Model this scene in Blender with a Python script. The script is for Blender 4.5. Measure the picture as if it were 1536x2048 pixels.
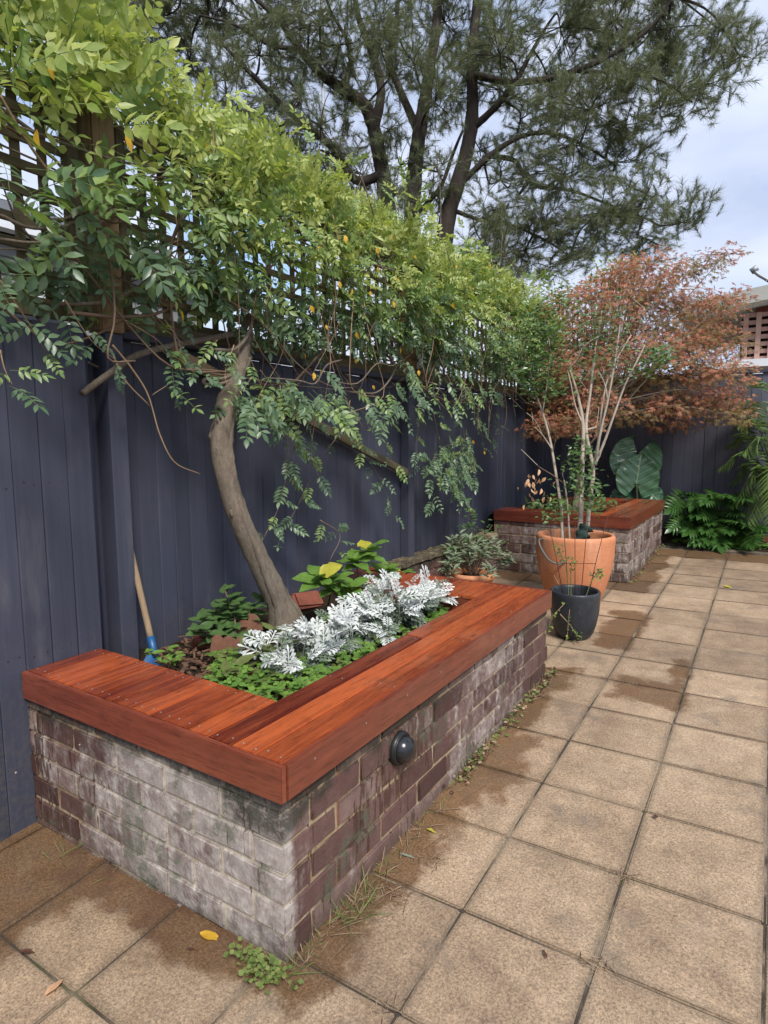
import bpy, bmesh, math, random
import numpy as np
from mathutils import Matrix, Vector, Euler
random.seed(7); rng = np.random.default_rng(7)
R = math.radians
SC = bpy.context.scene
for o in list(bpy.data.objects): bpy.data.objects.remove(o)
COL = SC.collection

# ------------------------------------------------------------------ camera, sky, sun, exposure
FPX = 1233.64; YAW, PITCH, ROLL = R(32.6185), R(6.6101), R(-0.2541)
CAM = np.array([1.031, -1.1168, 1.3971])
fw = np.array([-math.sin(YAW)*math.cos(PITCH), math.cos(YAW)*math.cos(PITCH), -math.sin(PITCH)])
rt0 = np.array([math.cos(YAW), math.sin(YAW), 0.0]); up0 = np.cross(rt0, fw)
rt = math.cos(ROLL)*rt0 + math.sin(ROLL)*up0; up = -math.sin(ROLL)*rt0 + math.cos(ROLL)*up0
cd = bpy.data.cameras.new('camera'); co = bpy.data.objects.new('camera', cd); COL.objects.link(co)
m = Matrix.Identity(4)
for i in range(3):
    m[i][0] = rt[i]; m[i][1] = up[i]; m[i][2] = -fw[i]; m[i][3] = CAM[i]
co.matrix_world = m
cd.sensor_fit = 'VERTICAL'; cd.sensor_height = 24.0; cd.lens = 24.0*FPX/2048.0
cd.clip_start = 0.05; cd.clip_end = 3000
SC.camera = co
SC.render.resolution_x, SC.render.resolution_y = 768, 1024
SC.view_settings.view_transform = 'Standard'; SC.view_settings.look = 'None'
SC.view_settings.exposure = 1.12; SC.view_settings.gamma = 1.0

SUN_EL, SUN_AZ = R(50), R(50)       # azimuth: direction the light comes from, from -Y towards +X
sdir = np.array([math.sin(SUN_AZ)*math.cos(SUN_EL), -math.cos(SUN_AZ)*math.cos(SUN_EL), math.sin(SUN_EL)])
sl = bpy.data.lights.new('sun', 'SUN'); so = bpy.data.objects.new('sun', sl); COL.objects.link(so)
sl.energy = 2.0; sl.angle = R(16); sl.color = (1.0, 0.95, 0.88)
so.rotation_euler = Vector(-sdir).to_track_quat('-Z', 'Y').to_euler()
so.location = (4, -4, 8)

W = bpy.data.worlds.new('World'); SC.world = W; W.use_nodes = True
nt = W.node_tree; nt.nodes.clear()
def wn(t, **k):
    n = nt.nodes.new(t)
    for a, b in k.items(): setattr(n, a, b)
    return n
sky = wn('ShaderNodeTexSky', sky_type='NISHITA', sun_disc=False, sun_elevation=SUN_EL, sun_rotation=math.pi - SUN_AZ)
sky.air_density = 1.0; sky.dust_density = 0.6; sky.ozone_density = 1.5
tc = wn('ShaderNodeTexCoord')
mp = wn('ShaderNodeMapping'); mp.inputs['Scale'].default_value = (1.0, 1.0, 2.2); mp.inputs['Location'].default_value = (0.35, 0.1, 0.2)
nz = wn('ShaderNodeTexNoise'); nz.inputs['Scale'].default_value = 2.3; nz.inputs['Detail'].default_value = 6; nz.inputs['Roughness'].default_value = 0.55
rp = wn('ShaderNodeValToRGB'); rp.color_ramp.elements[0].position = 0.36; rp.color_ramp.elements[1].position = 0.47
nz2 = wn('ShaderNodeTexNoise'); nz2.inputs['Scale'].default_value = 3.0; nz2.inputs['Detail'].default_value = 5
rp2 = wn('ShaderNodeValToRGB')
rp2.color_ramp.elements[0].position = 0.34; rp2.color_ramp.elements[0].color = (2.7, 3.15, 4.3, 1)
rp2.color_ramp.elements[1].position = 0.66; rp2.color_ramp.elements[1].color = (4.25, 4.6, 5.4, 1)
mx = wn('ShaderNodeMixRGB'); bg = wn('ShaderNodeBackground'); wo = wn('ShaderNodeOutputWorld')
bg.inputs['Strength'].default_value = 0.1
L_ = nt.links.new
L_(tc.outputs['Generated'], mp.inputs['Vector']); L_(mp.outputs[0], nz.inputs['Vector']); L_(mp.outputs[0], nz2.inputs['Vector'])
L_(nz.outputs['Fac'], rp.inputs['Fac']); L_(nz2.outputs['Fac'], rp2.inputs['Fac'])
L_(rp.outputs['Color'], mx.inputs['Fac']); L_(sky.outputs[0], mx.inputs['Color1']); L_(rp2.outputs['Color'], mx.inputs['Color2'])
L_(mx.outputs[0], bg.inputs['Color']); L_(bg.outputs[0], wo.inputs['Surface'])

# ------------------------------------------------------------------ pixel helpers (photograph 1536 x 2048)
GX, GY = 0.0158, 0.0390                       # the paving falls towards the fence and the camera
def gz(x, y): return GX*x + GY*y
def ray(u, v): return fw + rt*(u-768.0)/FPX - up*(v-1024.0)/FPX
def at(u, v, D): return CAM + ray(u, v)*D
def onx(u, v, X): d = ray(u, v); return CAM + d*((X-CAM[0])/d[0])
def ony(u, v, Y): d = ray(u, v); return CAM + d*((Y-CAM[1])/d[1])
def onz(u, v, Z): d = ray(u, v); return CAM + d*((Z-CAM[2])/d[2])
def ong(u, v, h=0.0):
    d = ray(u, v); n = np.array([-GX, -GY, 1.0]); return CAM + d*((h-n@CAM)/(n@d))
def depth(P): return float((np.asarray(P)-CAM)@fw)

# ------------------------------------------------------------------ material helpers
class S:                                     # a shader socket with arithmetic
    def __init__(s, g, k): s.g = g; s.k = k
    def _b(s, o, op): return s.g.math(op, s, o)
    def __add__(s, o): return s._b(o, 'ADD')
    def __radd__(s, o): return s.g.math('ADD', o, s)
    def __sub__(s, o): return s._b(o, 'SUBTRACT')
    def __rsub__(s, o): return s.g.math('SUBTRACT', o, s)
    def __mul__(s, o): return s._b(o, 'MULTIPLY')
    def __rmul__(s, o): return s.g.math('MULTIPLY', o, s)
    def __truediv__(s, o): return s._b(o, 'DIVIDE')
class G:
    def __init__(s, name):
        s.m = bpy.data.materials.new(name); s.m.use_nodes = True; s.t = s.m.node_tree; s.t.nodes.clear()
        s.out = s.n('ShaderNodeOutputMaterial')
    def n(s, t): return s.t.nodes.new(t)
    def set(s, inp, v):
        if isinstance(v, S): s.t.links.new(v.k, inp)
        elif v is not None:
            if isinstance(v, (tuple, list)) and len(v) == 3 and len(getattr(inp, 'default_value', (0,)*3)) == 4: v = (*v, 1)
            inp.default_value = v
    def math(s, op, a, b=None, c=None, clamp=False):
        n = s.n('ShaderNodeMath'); n.operation = op; n.use_clamp = clamp
        s.set(n.inputs[0], a); s.set(n.inputs[1], b)
        if c is not None: s.set(n.inputs[2], c)
        return S(s, n.outputs[0])
    def mx(s, a, b): return s.math('MAXIMUM', a, b)
    def mn(s, a, b): return s.math('MINIMUM', a, b)
    def sat(s, a): return s.math('ADD', a, 0.0, clamp=True)
    def step(s, v, a, b):
        n = s.n('ShaderNodeMapRange'); n.interpolation_type = 'SMOOTHSTEP'
        s.set(n.inputs[0], v); n.inputs[1].default_value = a; n.inputs[2].default_value = b
        return S(s, n.outputs[0])
    def pos(s): return S(s, s.n('ShaderNodeNewGeometry').outputs['Position'])
    def obj(s): return S(s, s.n('ShaderNodeTexCoord').outputs['Object'])
    def nrm(s): return S(s, s.n('ShaderNodeNewGeometry').outputs['True Normal'])
    def rnd(s): return S(s, s.n('ShaderNodeObjectInfo').outputs['Random'])
    def isl(s): return S(s, s.n('ShaderNodeNewGeometry').outputs['Random Per Island'])
    def sep(s, v):
        n = s.n('ShaderNodeSeparateXYZ'); s.set(n.inputs[0], v); return [S(s, n.outputs[i]) for i in range(3)]
    def comb(s, x, y, z):
        n = s.n('ShaderNodeCombineXYZ')
        for i, q in enumerate((x, y, z)): s.set(n.inputs[i], q)
        return S(s, n.outputs[0])
    def scale(s, v, k):
        n = s.n('ShaderNodeVectorMath'); n.operation = 'MULTIPLY'; s.set(n.inputs[0], v); s.set(n.inputs[1], k); return S(s, n.outputs[0])
    def vadd(s, v, k):
        n = s.n('ShaderNodeVectorMath'); n.operation = 'ADD'; s.set(n.inputs[0], v); s.set(n.inputs[1], k); return S(s, n.outputs[0])
    def noise(s, v, sc=5, det=3, ro=0.55, dist=0.0):
        n = s.n('ShaderNodeTexNoise'); s.set(n.inputs['Vector'], v); n.inputs['Scale'].default_value = sc
        n.inputs['Detail'].default_value = det; n.inputs['Roughness'].default_value = ro; n.inputs['Distortion'].default_value = dist
        return S(s, n.outputs['Fac'])
    def voro(s, v, sc=5):
        n = s.n('ShaderNodeTexVoronoi'); s.set(n.inputs['Vector'], v); n.inputs['Scale'].default_value = sc
        return S(s, n.outputs['Distance'])
    def mix(s, f, a, b):
        n = s.n('ShaderNodeMixRGB'); s.set(n.inputs[0], f); s.set(n.inputs[1], a); s.set(n.inputs[2], b); return S(s, n.outputs[0])
    def mul(s, f, a, b):
        n = s.n('ShaderNodeMixRGB'); n.blend_type = 'MULTIPLY'; s.set(n.inputs[0], f); s.set(n.inputs[1], a); s.set(n.inputs[2], b); return S(s, n.outputs[0])
    def ramp(s, f, st):
        n = s.n('ShaderNodeValToRGB'); e = n.color_ramp.elements
        while len(e) < len(st): e.new(0.5)
        for q, (p, c) in zip(e, st): q.position = p; q.color = (*c, 1)
        s.set(n.inputs[0], f); return S(s, n.outputs[0])
    def grey(s, v): return s.comb(v, v, v)
    def bsdf(s, color, rough=0.6, height=None, bump=0.3, dist=0.01, spec=0.5, metal=0.0, coat=None, transl=None, tcol=None):
        n = s.n('ShaderNodeBsdfPrincipled'); s.set(n.inputs['Base Color'], color); s.set(n.inputs['Roughness'], rough)
        s.set(n.inputs['Specular IOR Level'], spec); s.set(n.inputs['Metallic'], metal)
        if coat is not None: s.set(n.inputs['Coat Weight'], coat); n.inputs['Coat Roughness'].default_value = 0.25
        if height is not None:
            b = s.n('ShaderNodeBump'); b.inputs['Strength'].default_value = bump; b.inputs['Distance'].default_value = dist
            s.set(b.inputs['Height'], height); s.t.links.new(b.outputs[0], n.inputs['Normal'])
        o = n.outputs[0]
        if transl:
            t = s.n('ShaderNodeBsdfTranslucent'); s.set(t.inputs[0], tcol if tcol is not None else color)
            a = s.n('ShaderNodeMixShader'); a.inputs[0].default_value = transl
            s.t.links.new(o, a.inputs[1]); s.t.links.new(t.outputs[0], a.inputs[2]); o = a.outputs[0]
        s.t.links.new(o, s.out.inputs['Surface']); return s.m

def leafmat(name, c1, c2, rough=0.45, spec=0.4, tr=0.3, tc=None):
    g = G(name); r = g.isl(); n = g.noise(g.pos(), 60, 2)
    c = g.mix(r, c1, c2); c = g.mul(0.35, c, g.grey(n*1.6+0.1))
    return g.bsdf(c, rough, spec=spec, transl=tr, tcol=g.mul(1.0, c, tc or (1.25, 1.3, 0.7)))
def plain(name, c, rough=0.6, var=0.25, sc=12, bump=0.15, spec=0.4, metal=0.0, dist=0.004):
    g = G(name); p = g.pos(); n = g.noise(p, sc, 4); n2 = g.noise(p, sc*7, 3)
    col = g.mul(1.0, c, g.grey((n-0.5)*(2*var)+(n2-0.5)*var+1.0))
    return g.bsdf(col, rough, n2, bump, dist, spec, metal)
M = {}

def m_paver():
    g = G('sandstone_paver'); p = g.pos(); x, y, z = g.sep(p); r = g.rnd()
    n1 = g.noise(p, 1.7, 5, .6); n2 = g.noise(p, 9, 4, .6); n3 = g.noise(p, 130, 2, .6); n4 = g.noise(p, 420, 2)
    base = g.ramp(n1*0.55+n2*0.45, [(0.3, (0.175, 0.122, 0.080)), (0.5, (0.325, 0.230, 0.147)), (0.72, (0.455, 0.335, 0.222))])
    base = g.mul(1.0, base, g.grey((r-0.5)*0.34+1.0))
    base = g.mul(1.0, base, g.grey((n3-0.5)*1.7+(n4-0.5)*1.6+1.0))
    sp = g.step(g.noise(p, 210, 2, .5), .56, .64); base = g.mix(sp*0.45, base, (0.10, 0.075, 0.055))
    grime = g.step(g.noise(g.scale(p, (1, 1, 0)), 3.1, 6, .68), .52, .72)
    base = g.mix(grime*0.62, base, (0.125, 0.105, 0.085)); g2 = g.step(g.noise(g.vadd(p, (5, 3, 0)), 6.5, 6, .7), .56, .74); base = g.mix(g2*.40, base, (0.15, 0.115, 0.085)); pale = g.step(g.noise(g.vadd(p, (9, 1, 0)), 2.2, 5, .65), .56, .74); base = g.mix(pale*.35, base, (0.50, 0.40, 0.29))
    ob = g.sep(g.obj()); eg = g.mx(g.math('ABSOLUTE', ob[0]), g.math('ABSOLUTE', ob[1])); edge = g.step(eg+(n2-.5)*.05, .158, .188); base = g.mix(edge*.38, base, (0.085, 0.070, 0.052))
    # damp patches: distance to the planter feet and a few pools, ragged by noise
    w = (g.noise(p, 4.2, 5, .6)-0.5)
    def box(x0, x1, y0, y1):
        dx = g.mx(x0-x, x-x1); dy = g.mx(y0-y, y-y1)
        return g.mx(dx, dy)
    d = box(-1.4, 0.13, -0.12, 2.35)
    d = g.mn(d, box(-1.6, -0.72, -0.6, 0.3))
    d = g.mn(d, box(-1.4, 0.18, 4.1, 6.4))
    d = g.mn(d, box(-1.4, 3.5, 5.62, 7.0))
    d = g.mn(d, box(0.36, 0.68, 2.07, 2.36))
    d = g.mn(d, box(0.60, 0.66, 2.36, 2.75))
    d = g.mn(d, box(-0.02, 0.22, 0.98, 1.5))
    d = g.mn(d, box(0.05, 0.35, 2.72, 3.6)+0.03)
    wet = (1.0-g.step(d+w*0.36+(g.noise(p, 26, 4, .65)-.5)*.05, -0.03, 0.035))*(0.75+.25*g.step(n2+n1, .75, 1.1))
    dk = g.mul(1.0, base, g.mix(g.noise(p, 2.5, 2), (0.55, 0.44, 0.34), (0.40, 0.33, 0.27)))
    col = g.mix(wet, base, dk)
    red = (1.0-g.step(box(-0.95, -0.2, -0.12, 0.1)+w*0.35, -0.02, 0.05))*g.step(g.noise(p, 5, 2), .38, .6)
    col = g.mix(red*0.5, col, (0.075, 0.034, 0.024))
    return g.bsdf(col, 0.72-wet*0.30, n3*0.6+n4*0.3+n2*0.6, 0.45, 0.006, spec=0.35)
M['paver'] = m_paver()
def m_joint():
    g = G('mossy_joint_sand'); p = g.pos(); n = g.noise(p, 7, 4); n2 = g.noise(p, 90, 3)
    c = g.mix(g.step(n, .55, .66), (0.045, 0.036, 0.026), (0.045, 0.055, 0.016)); c = g.mix(g.step(g.noise(p, 3.3, 3), .46, .60), c, (0.21, 0.165, 0.115))
    c = g.mul(1, c, g.grey(n2*1.2+0.4)); return g.bsdf(c, 0.95, n2, .6, .006)
M['joint'] = m_joint()
def m_wall(name, mortar):
    g = G(name); p = g.pos(); x, y, z = g.sep(p); r = g.rnd()
    fine = g.noise(p, 95, 4, .65); mid = g.noise(p, 16, 5, .62)
    if mortar:
        base = g.ramp(g.noise(p, 9, 4), [(.3, (0.22, 0.155, 0.085)), (.55, (0.35, 0.265, 0.16)), (.75, (0.44, 0.37, 0.25))]); r = r*0.0+0.5
        base = g.mix(g.step(g.noise(p, 4, 4), .50, .64)*.8, base, (0.10, 0.058, 0.036))
    else: base = g.ramp(r, [(0.0, (0.066, 0.032, 0.027)), (0.35, (0.105, 0.055, 0.047)), (0.7, (0.14, 0.080, 0.068)), (1.0, (0.19, 0.122, 0.105))])
    base = g.mul(1.0, base, g.grey((mid-0.5)*0.9+(fine-.5)*0.6+1.0))
    # white salts in clouds, hanging in vertical runs over bricks and joints alike
    st = g.noise(g.scale(p, (16, 16, 3.5)), 1.0, 5, .62); cl = g.noise(p, 2.3, 3, .5); cl2 = g.noise(p, 24, 5, .72)
    end = g.step(x+(cl-.5)*.6, -1.0, -0.60)*(1.0-g.step(y, 0.02, 0.06))
    mid_ = g.step(y+(cl-.5)*.5, 0.70, 1.05)*(1.0-g.step(y, 1.75, 2.05)); farp = g.step(y, 4.0, 4.3)
    hd = (1.0-g.step(y, .06, .16))*(1.0-end)
    salt = g.step(st*0.38+cl*0.32+cl2*0.30+(r-.5)*.10+end*0.30+mid_*0.16+farp*0.14+hd*.08, .565, .80)
    c = g.mix(salt*(0.70 if mortar else 0.86), base, g.ramp(cl2, [(.35, (0.46, 0.41, 0.32) if mortar else (0.30, 0.255, 0.235)), (.55, (0.55, 0.50, 0.40) if mortar else (0.44, 0.395, 0.36)), (.72, (0.62, 0.59, 0.50) if mortar else (0.64, 0.61, 0.54))]))
    # damp runs: dark, narrow, clustered
    dr = g.step(g.noise(g.scale(p, (60, 60, 7.0)), 1.0, 3, .6)+(g.noise(p, 2.2, 2)-.5)*.9, .63, .67)
    c = g.mix(dr*0.78, c, (0.060, 0.030, 0.022))
    rust = g.step(g.noise(g.scale(p, (20, 20, .9)), 1.0, 3, .6), .66, .73); c = g.mix(rust*.55, c, (0.16, 0.060, 0.030))
    foot = 1.0-g.step(z-x*GX-y*GY+(mid-.5)*.08, .0, .07); c = g.mix(foot*.45, c, (0.075, 0.055, 0.036))
    # algae: green-black under the timber and in patches low on the end wall
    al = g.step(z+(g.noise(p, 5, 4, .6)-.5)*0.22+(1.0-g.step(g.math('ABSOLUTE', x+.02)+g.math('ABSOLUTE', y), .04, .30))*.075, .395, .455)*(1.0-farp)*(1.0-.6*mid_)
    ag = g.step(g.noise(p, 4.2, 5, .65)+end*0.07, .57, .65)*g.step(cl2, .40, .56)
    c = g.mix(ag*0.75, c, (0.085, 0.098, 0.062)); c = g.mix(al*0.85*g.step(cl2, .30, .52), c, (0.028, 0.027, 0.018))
    return g.bsdf(c, 0.80-dr*0.35, fine*0.6+mid*0.7+salt*0.25, 0.6, 0.007, spec=.35)
M['brick'] = m_wall('mauve_brick', False); M['mortar'] = m_wall('sandy_mortar', True)
def m_merbau(name, dk, lt, rg):
    g = G(name); o = g.obj(); r = g.rnd(); v = g.vadd(o, g.comb(r*7.0, r*31.0, r*3.0))
    v2 = g.scale(v, (30, 1.7, 30)); gr = g.noise(v2, 1.4, 6, .62, .8); big = g.noise(g.scale(v, (7, 1.6, 7)), 1.0, 4, .6); pore = g.noise(g.scale(v, (260, 14, 260)), 1.0, 2)
    t = gr*0.60+big*0.40+(r-.5)*0.32
    c = g.ramp(t, [(.30, dk), (.50, tuple((a+b)/2 for a, b in zip(dk, lt))), (.70, lt)])
    c = g.mul(1, c, g.grey(g.step(pore, .30, .46)*0.45+0.55))
    bl = g.step(g.noise(g.pos(), 7, 5, .65), .54, .72)
    c = g.mix(bl*0.34, c, (0.045, 0.011, 0.006)); fade = g.step(g.noise(g.pos(), 2.6, 4, .6), .55, .75); c = g.mix(fade*.22, c, (0.36, 0.17, 0.10))
    kn = g.step(g.voro(g.scale(v, (9, 2.2, 9)), 1.0), .10, .03); c = g.mix(kn*.55, c, (0.035, 0.010, 0.006))
    return g.bsdf(c, rg+(big-.5)*0.22+(gr-.5)*.15, gr*.6+pore*.5, .2, .003, spec=.5, coat=.35)
M['merbau'] = m_merbau('oiled_merbau', (0.10, 0.014, 0.007), (0.45, 0.098, 0.028), .27)
M['merbau_side'] = m_merbau('oiled_merbau_fascia', (0.115, 0.022, 0.011), (0.29, 0.075, 0.038), .36)
def m_paint(name, a, b):
    g = G(name); o = g.obj(); p = g.pos(); r = g.rnd()
    gr = g.noise(g.scale(g.vadd(o, g.comb(r*9.0, r*5.0, r*40.0)), (55, 55, 1.6)), 1.0, 5, .62); cl = g.noise(p, 2.3, 5, .6); sp = g.noise(p, 170, 2)
    c = g.mix(cl, a, b); c = g.mul(1, c, g.grey((r-.5)*.34+(gr-.5)*.5+1.0))
    dust = g.step(g.noise(g.scale(p, (6, 6, 1.3)), 1, 5, .6), .58, .78); c = g.mix(dust*.34, c, (0.15, 0.148, 0.155))
    zz = g.sep(p)[2]; spl = (1.0-g.step(zz+(g.noise(p, 7, 5, .7)-.5)*.9, .25, .75))*g.step(g.noise(p, 38, 4, .7), .42, .60); c = g.mix(spl*.30, c, (0.115, 0.095, 0.075)); chip = g.step(g.noise(p, 60, 2), .75, .77); c = g.mix(chip*.5, c, (0.02, 0.018, 0.016))
    return g.bsdf(c, .62+(cl-.5)*.2, gr*.7+sp*.4, .30, .004, spec=.35)
M['paint'] = m_paint('navy_fence_paint', (0.034, 0.038, 0.057), (0.054, 0.059, 0.087)); M['paint_sunlit'] = m_paint('sunlit_fence_paint', (0.065, 0.067, 0.090), (0.115, 0.118, 0.150))  # back fence gets a lighter copy of the navy, sunlight put into its colour
def m_oldwood(name, a, b, ax=2):
    g = G(name); o = g.obj(); r = g.rnd(); s = [60, 60, 60]; s[ax] = 2.2
    gr = g.noise(g.scale(g.vadd(o, g.comb(r*9, r*5, r*7)), tuple(s)), 1, 5, .65, .4); cl = g.noise(g.pos(), 5, 4)
    c = g.mix(gr, a, b); c = g.mix(g.step(cl, .55, .7)*.45, c, (0.10, 0.105, 0.05)); c = g.mul(1, c, g.grey((r-.5)*.4+1.0))
    return g.bsdf(c, .88, gr, .7, .006, spec=.2)
M['post'] = m_oldwood('weathered_post', (0.13, 0.080, 0.042), (0.42, 0.30, 0.185))
M['slat'] = m_oldwood('mossy_trellis_slat', (0.055, 0.045, 0.028), (0.17, 0.145, 0.088), 1)
M['slatv'] = m_oldwood('mossy_trellis_upright', (0.055, 0.045, 0.028), (0.17, 0.145, 0.088), 2)
def m_bark(name, a, b, sc=1.0, vert=5.0):
    g = G(name); p = g.pos(); n = g.noise(g.scale(p, (30*sc, 30*sc, vert*sc)), 1, 6, .7, 1.2); f = g.noise(p, 140*sc, 4, .7); k = g.noise(p, 4*sc, 3)
    c = g.ramp(n*.5+f*.3+k*.2, [(.33, a), (.66, b)]); return g.bsdf(c, .9, n*.7+f*.6, .8, .012, spec=.2)
M['vinebark'] = m_bark('vine_bark', (0.085, 0.066, 0.048), (0.285, 0.235, 0.180), 1.3, 14)
M['treebark'] = m_bark('dark_tree_bark', (0.014, 0.011, 0.010), (0.070, 0.056, 0.046), .5)
M['palebark'] = m_bark('pale_shrub_bark', (0.30, 0.245, 0.185), (0.60, 0.52, 0.43), 2)
M['twig'] = plain('brown_twig', (0.15, 0.10, 0.065), .8)
M['cane'] = plain('tan_cane', (0.30, 0.20, 0.12), .7)
M['greencane'] = plain('green_stem', (0.11, 0.16, 0.05), .6)
M['soil'] = plain('dark_mulch_soil', (0.040, 0.026, 0.017), .95, .6, 30, .9, .2, dist=.02)
M['chip'] = plain('bark_chip', (0.13, 0.070, 0.042), .9, .5, 40, .5)
M['screw'] = plain('steel_screw', (0.42, 0.32, 0.27), .35, .1, metal=.7)
M['vine_dark'] = leafmat('vine_leaf_mature', (0.065, 0.125, 0.060), (0.17, 0.25, 0.13), .36, .5, .22)
M['vine_mid'] = leafmat('vine_leaf', (0.13, 0.22, 0.065), (0.29, 0.38, 0.13), .40, .45, .3)
M['vine_lime'] = leafmat('vine_leaf_new_growth', (0.25, 0.335, 0.085), (0.54, 0.575, 0.20), .42, .4, .38)
M['vine_yellow'] = leafmat('yellowed_leaf', (0.62, 0.32, 0.025), (0.72, 0.46, 0.06), .5, .3, .3)
M['needle'] = leafmat('feathery_needle_foliage', (0.075, 0.105, 0.070), (0.27, 0.285, 0.155), .6, .25, .25)
M['maple_red'] = leafmat('bronze_maple_leaf', (0.36, 0.130, 0.075), (0.58, 0.295, 0.185), .5, .3, .3, (1.2, .8, .6))
M['maple_olive'] = leafmat('olive_maple_leaf', (0.17, 0.14, 0.05), (0.33, 0.20, 0.09), .5, .3, .3)
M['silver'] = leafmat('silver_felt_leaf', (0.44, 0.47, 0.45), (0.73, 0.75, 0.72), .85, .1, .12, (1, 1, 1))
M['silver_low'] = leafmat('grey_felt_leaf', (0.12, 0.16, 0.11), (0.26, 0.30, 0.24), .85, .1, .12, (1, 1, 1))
M['hyd'] = leafmat('hydrangea_leaf', (0.10, 0.20, 0.035), (0.17, 0.30, 0.06), .38, .45, .3)
M['hyd_yellow'] = leafmat('yellowing_hydrangea_leaf', (0.42, 0.42, 0.05), (0.52, 0.46, 0.07), .45, .3, .3)
M['shrub'] = leafmat('dull_green_leaf', (0.055, 0.115, 0.035), (0.10, 0.17, 0.055), .4, .4, .25)
M['olive'] = leafmat('olive_green_leaf', (0.11, 0.14, 0.04), (0.17, 0.20, 0.07), .4, .4, .25)
M['clover'] = leafmat('clover_leaf', (0.10, 0.21, 0.04), (0.19, 0.33, 0.06), .5, .3, .3)
M['sage'] = leafmat('grey_green_sage_leaf', (0.13, 0.17, 0.10), (0.26, 0.31, 0.21), .75, .2, .2)
M['pink'] = leafmat('pink_petal', (0.75, 0.35, 0.60), (0.85, 0.50, 0.72), .6, .2, .3, (1, 1, 1))
M['white'] = leafmat('white_petal', (0.8, 0.8, 0.78), (0.85, 0.85, 0.8), .6, .2, .3, (1, 1, 1))
M['camel'] = leafmat('glossy_dark_leaf', (0.055, 0.12, 0.038), (0.15, 0.25, 0.075), .28, .55, .2)
M['dry'] = leafmat('dry_tan_leaf', (0.62, 0.34, 0.17), (0.78, 0.52, 0.32), .7, .2, .25, (1.1, 1, .8))
M['philo'] = leafmat('philodendron_leaf', (0.028, 0.080, 0.018), (0.080, 0.18, 0.036), .32, .5, .2)
M['palm'] = leafmat('palm_leaflet', (0.09, 0.17, 0.045), (0.21, 0.30, 0.10), .4, .45, .25)
M['grass'] = leafmat('weed_blade', (0.10, 0.17, 0.04), (0.22, 0.25, 0.08), .6, .25, .25)
M['straw'] = leafmat('dead_grass', (0.26, 0.18, 0.115), (0.44, 0.32, 0.21), .85, .15, .1, (1, 1, 1))
M['farshrub'] = leafmat('yellow_green_leaf', (0.17, 0.24, 0.045), (0.30, 0.34, 0.08), .45, .4, .35)
def m_ear():
    g = G('elephant_ear_leaf'); x, y, z = g.sep(g.obj()); ax = g.math('ABSOLUTE', x)
    v = g.math('SINE', (y*1.0-ax*0.75)*78.0); vein = g.step(v, .93, 1.0); mid = 1.0-g.step(ax, .004, .010)
    n = g.noise(g.pos(), 14, 4); c = g.mix(n, (0.055, 0.155, 0.075), (0.13, 0.27, 0.14)); c = g.mix(g.mx(vein*.75, mid), c, (0.30, 0.42, 0.24))
    return g.bsdf(c, .24, v*.5, .35, .01, spec=.6, transl=.12)
M['ear'] = m_ear()
def m_terra(name, a, b, pale, ro=.8):
    g = G(name); p = g.pos(); n = g.noise(p, 4.5, 5, .6); f = g.noise(p, 60, 3); st = g.noise(g.scale(p, (5, 5, 1.2)), 1, 4)
    c = g.mix(n, a, b); c = g.mix(g.step(st, .52, .75)*.5, c, pale); c = g.mul(1, c, g.grey(f*.4+.8)); z_ = g.sep(p)[2]; blm = g.step(g.noise(p, 11, 6, .7), .56, .72); c = g.mix(blm*.30, c, pale); scr_ = g.step(g.noise(g.scale(p, (3, 3, 40)), 1, 3), .62, .7); c = g.mul(scr_*.25, c, (.6, .55, .5)); return g.bsdf(c, ro, f+n*.6, .3, .006, spec=.35)
M['terra'] = m_terra('terracotta', (0.48, 0.165, 0.070), (0.62, 0.265, 0.130), (0.68, 0.40, 0.27))
M['glaze'] = m_terra('charcoal_glaze', (0.014, 0.017, 0.021), (0.040, 0.045, 0.053), (0.095, 0.10, 0.11), .35)
M['redbrick'] = plain('old_red_brick', (0.21, 0.065, 0.040), .85, .5, 30, .5)
M['redclay'] = plain('broken_terracotta', (0.19, 0.085, 0.052), .85, .4, 30, .5)
M['black'] = plain('black_plastic', (0.012, 0.013, 0.015), .22, .1, spec=.6)
M['blackm'] = plain('black_plastic_base', (0.014, 0.015, 0.015), .4, .1)
M['wire'] = plain('rusty_wire', (0.075, 0.022, 0.014), .6, .3, 40)
M['hose'] = plain('grey_hose', (0.10, 0.105, 0.10), .45)
M['cloth'] = plain('dark_green_tie_cloth', (0.022, 0.045, 0.038), .9, .4, 40, .8)
M['blue'] = plain('blue_painted_steel', (0.010, 0.075, 0.20), .4, .25, 30, spec=.5)
M['handle'] = m_oldwood('worn_ash_handle', (0.20, 0.13, 0.075), (0.40, 0.295, 0.19))
M['galv'] = plain('galvanised_steel', (0.34, 0.36, 0.38), .5, .2, metal=.3)
M['ground'] = plain('bare_earth', (0.085, 0.07, 0.048), .95, .4, 3, .6)
M['roof'] = plain('pale_roof_sheet', (0.44, 0.44, 0.40), .6, .2, 4)
M['gutter'] = plain('white_gutter', (0.74, 0.76, 0.78), .5, .1)
M['brickpink'] = plain('pink_house_brick', (0.42, 0.25, 0.19), .85, .3, 6)
M['lattice'] = plain('salmon_lattice', (0.50, 0.31, 0.25), .8, .2, 10)
M['greyboard'] = plain('grey_weatherboard', (0.20, 0.20, 0.195), .7, .2, 6)
M['darkroof'] = plain('dark_roof_sheet', (0.075, 0.075, 0.08), .6, .2, 4)
M['dark'] = plain('dark_interior', (0.05, 0.025, 0.02), .9)

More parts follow.
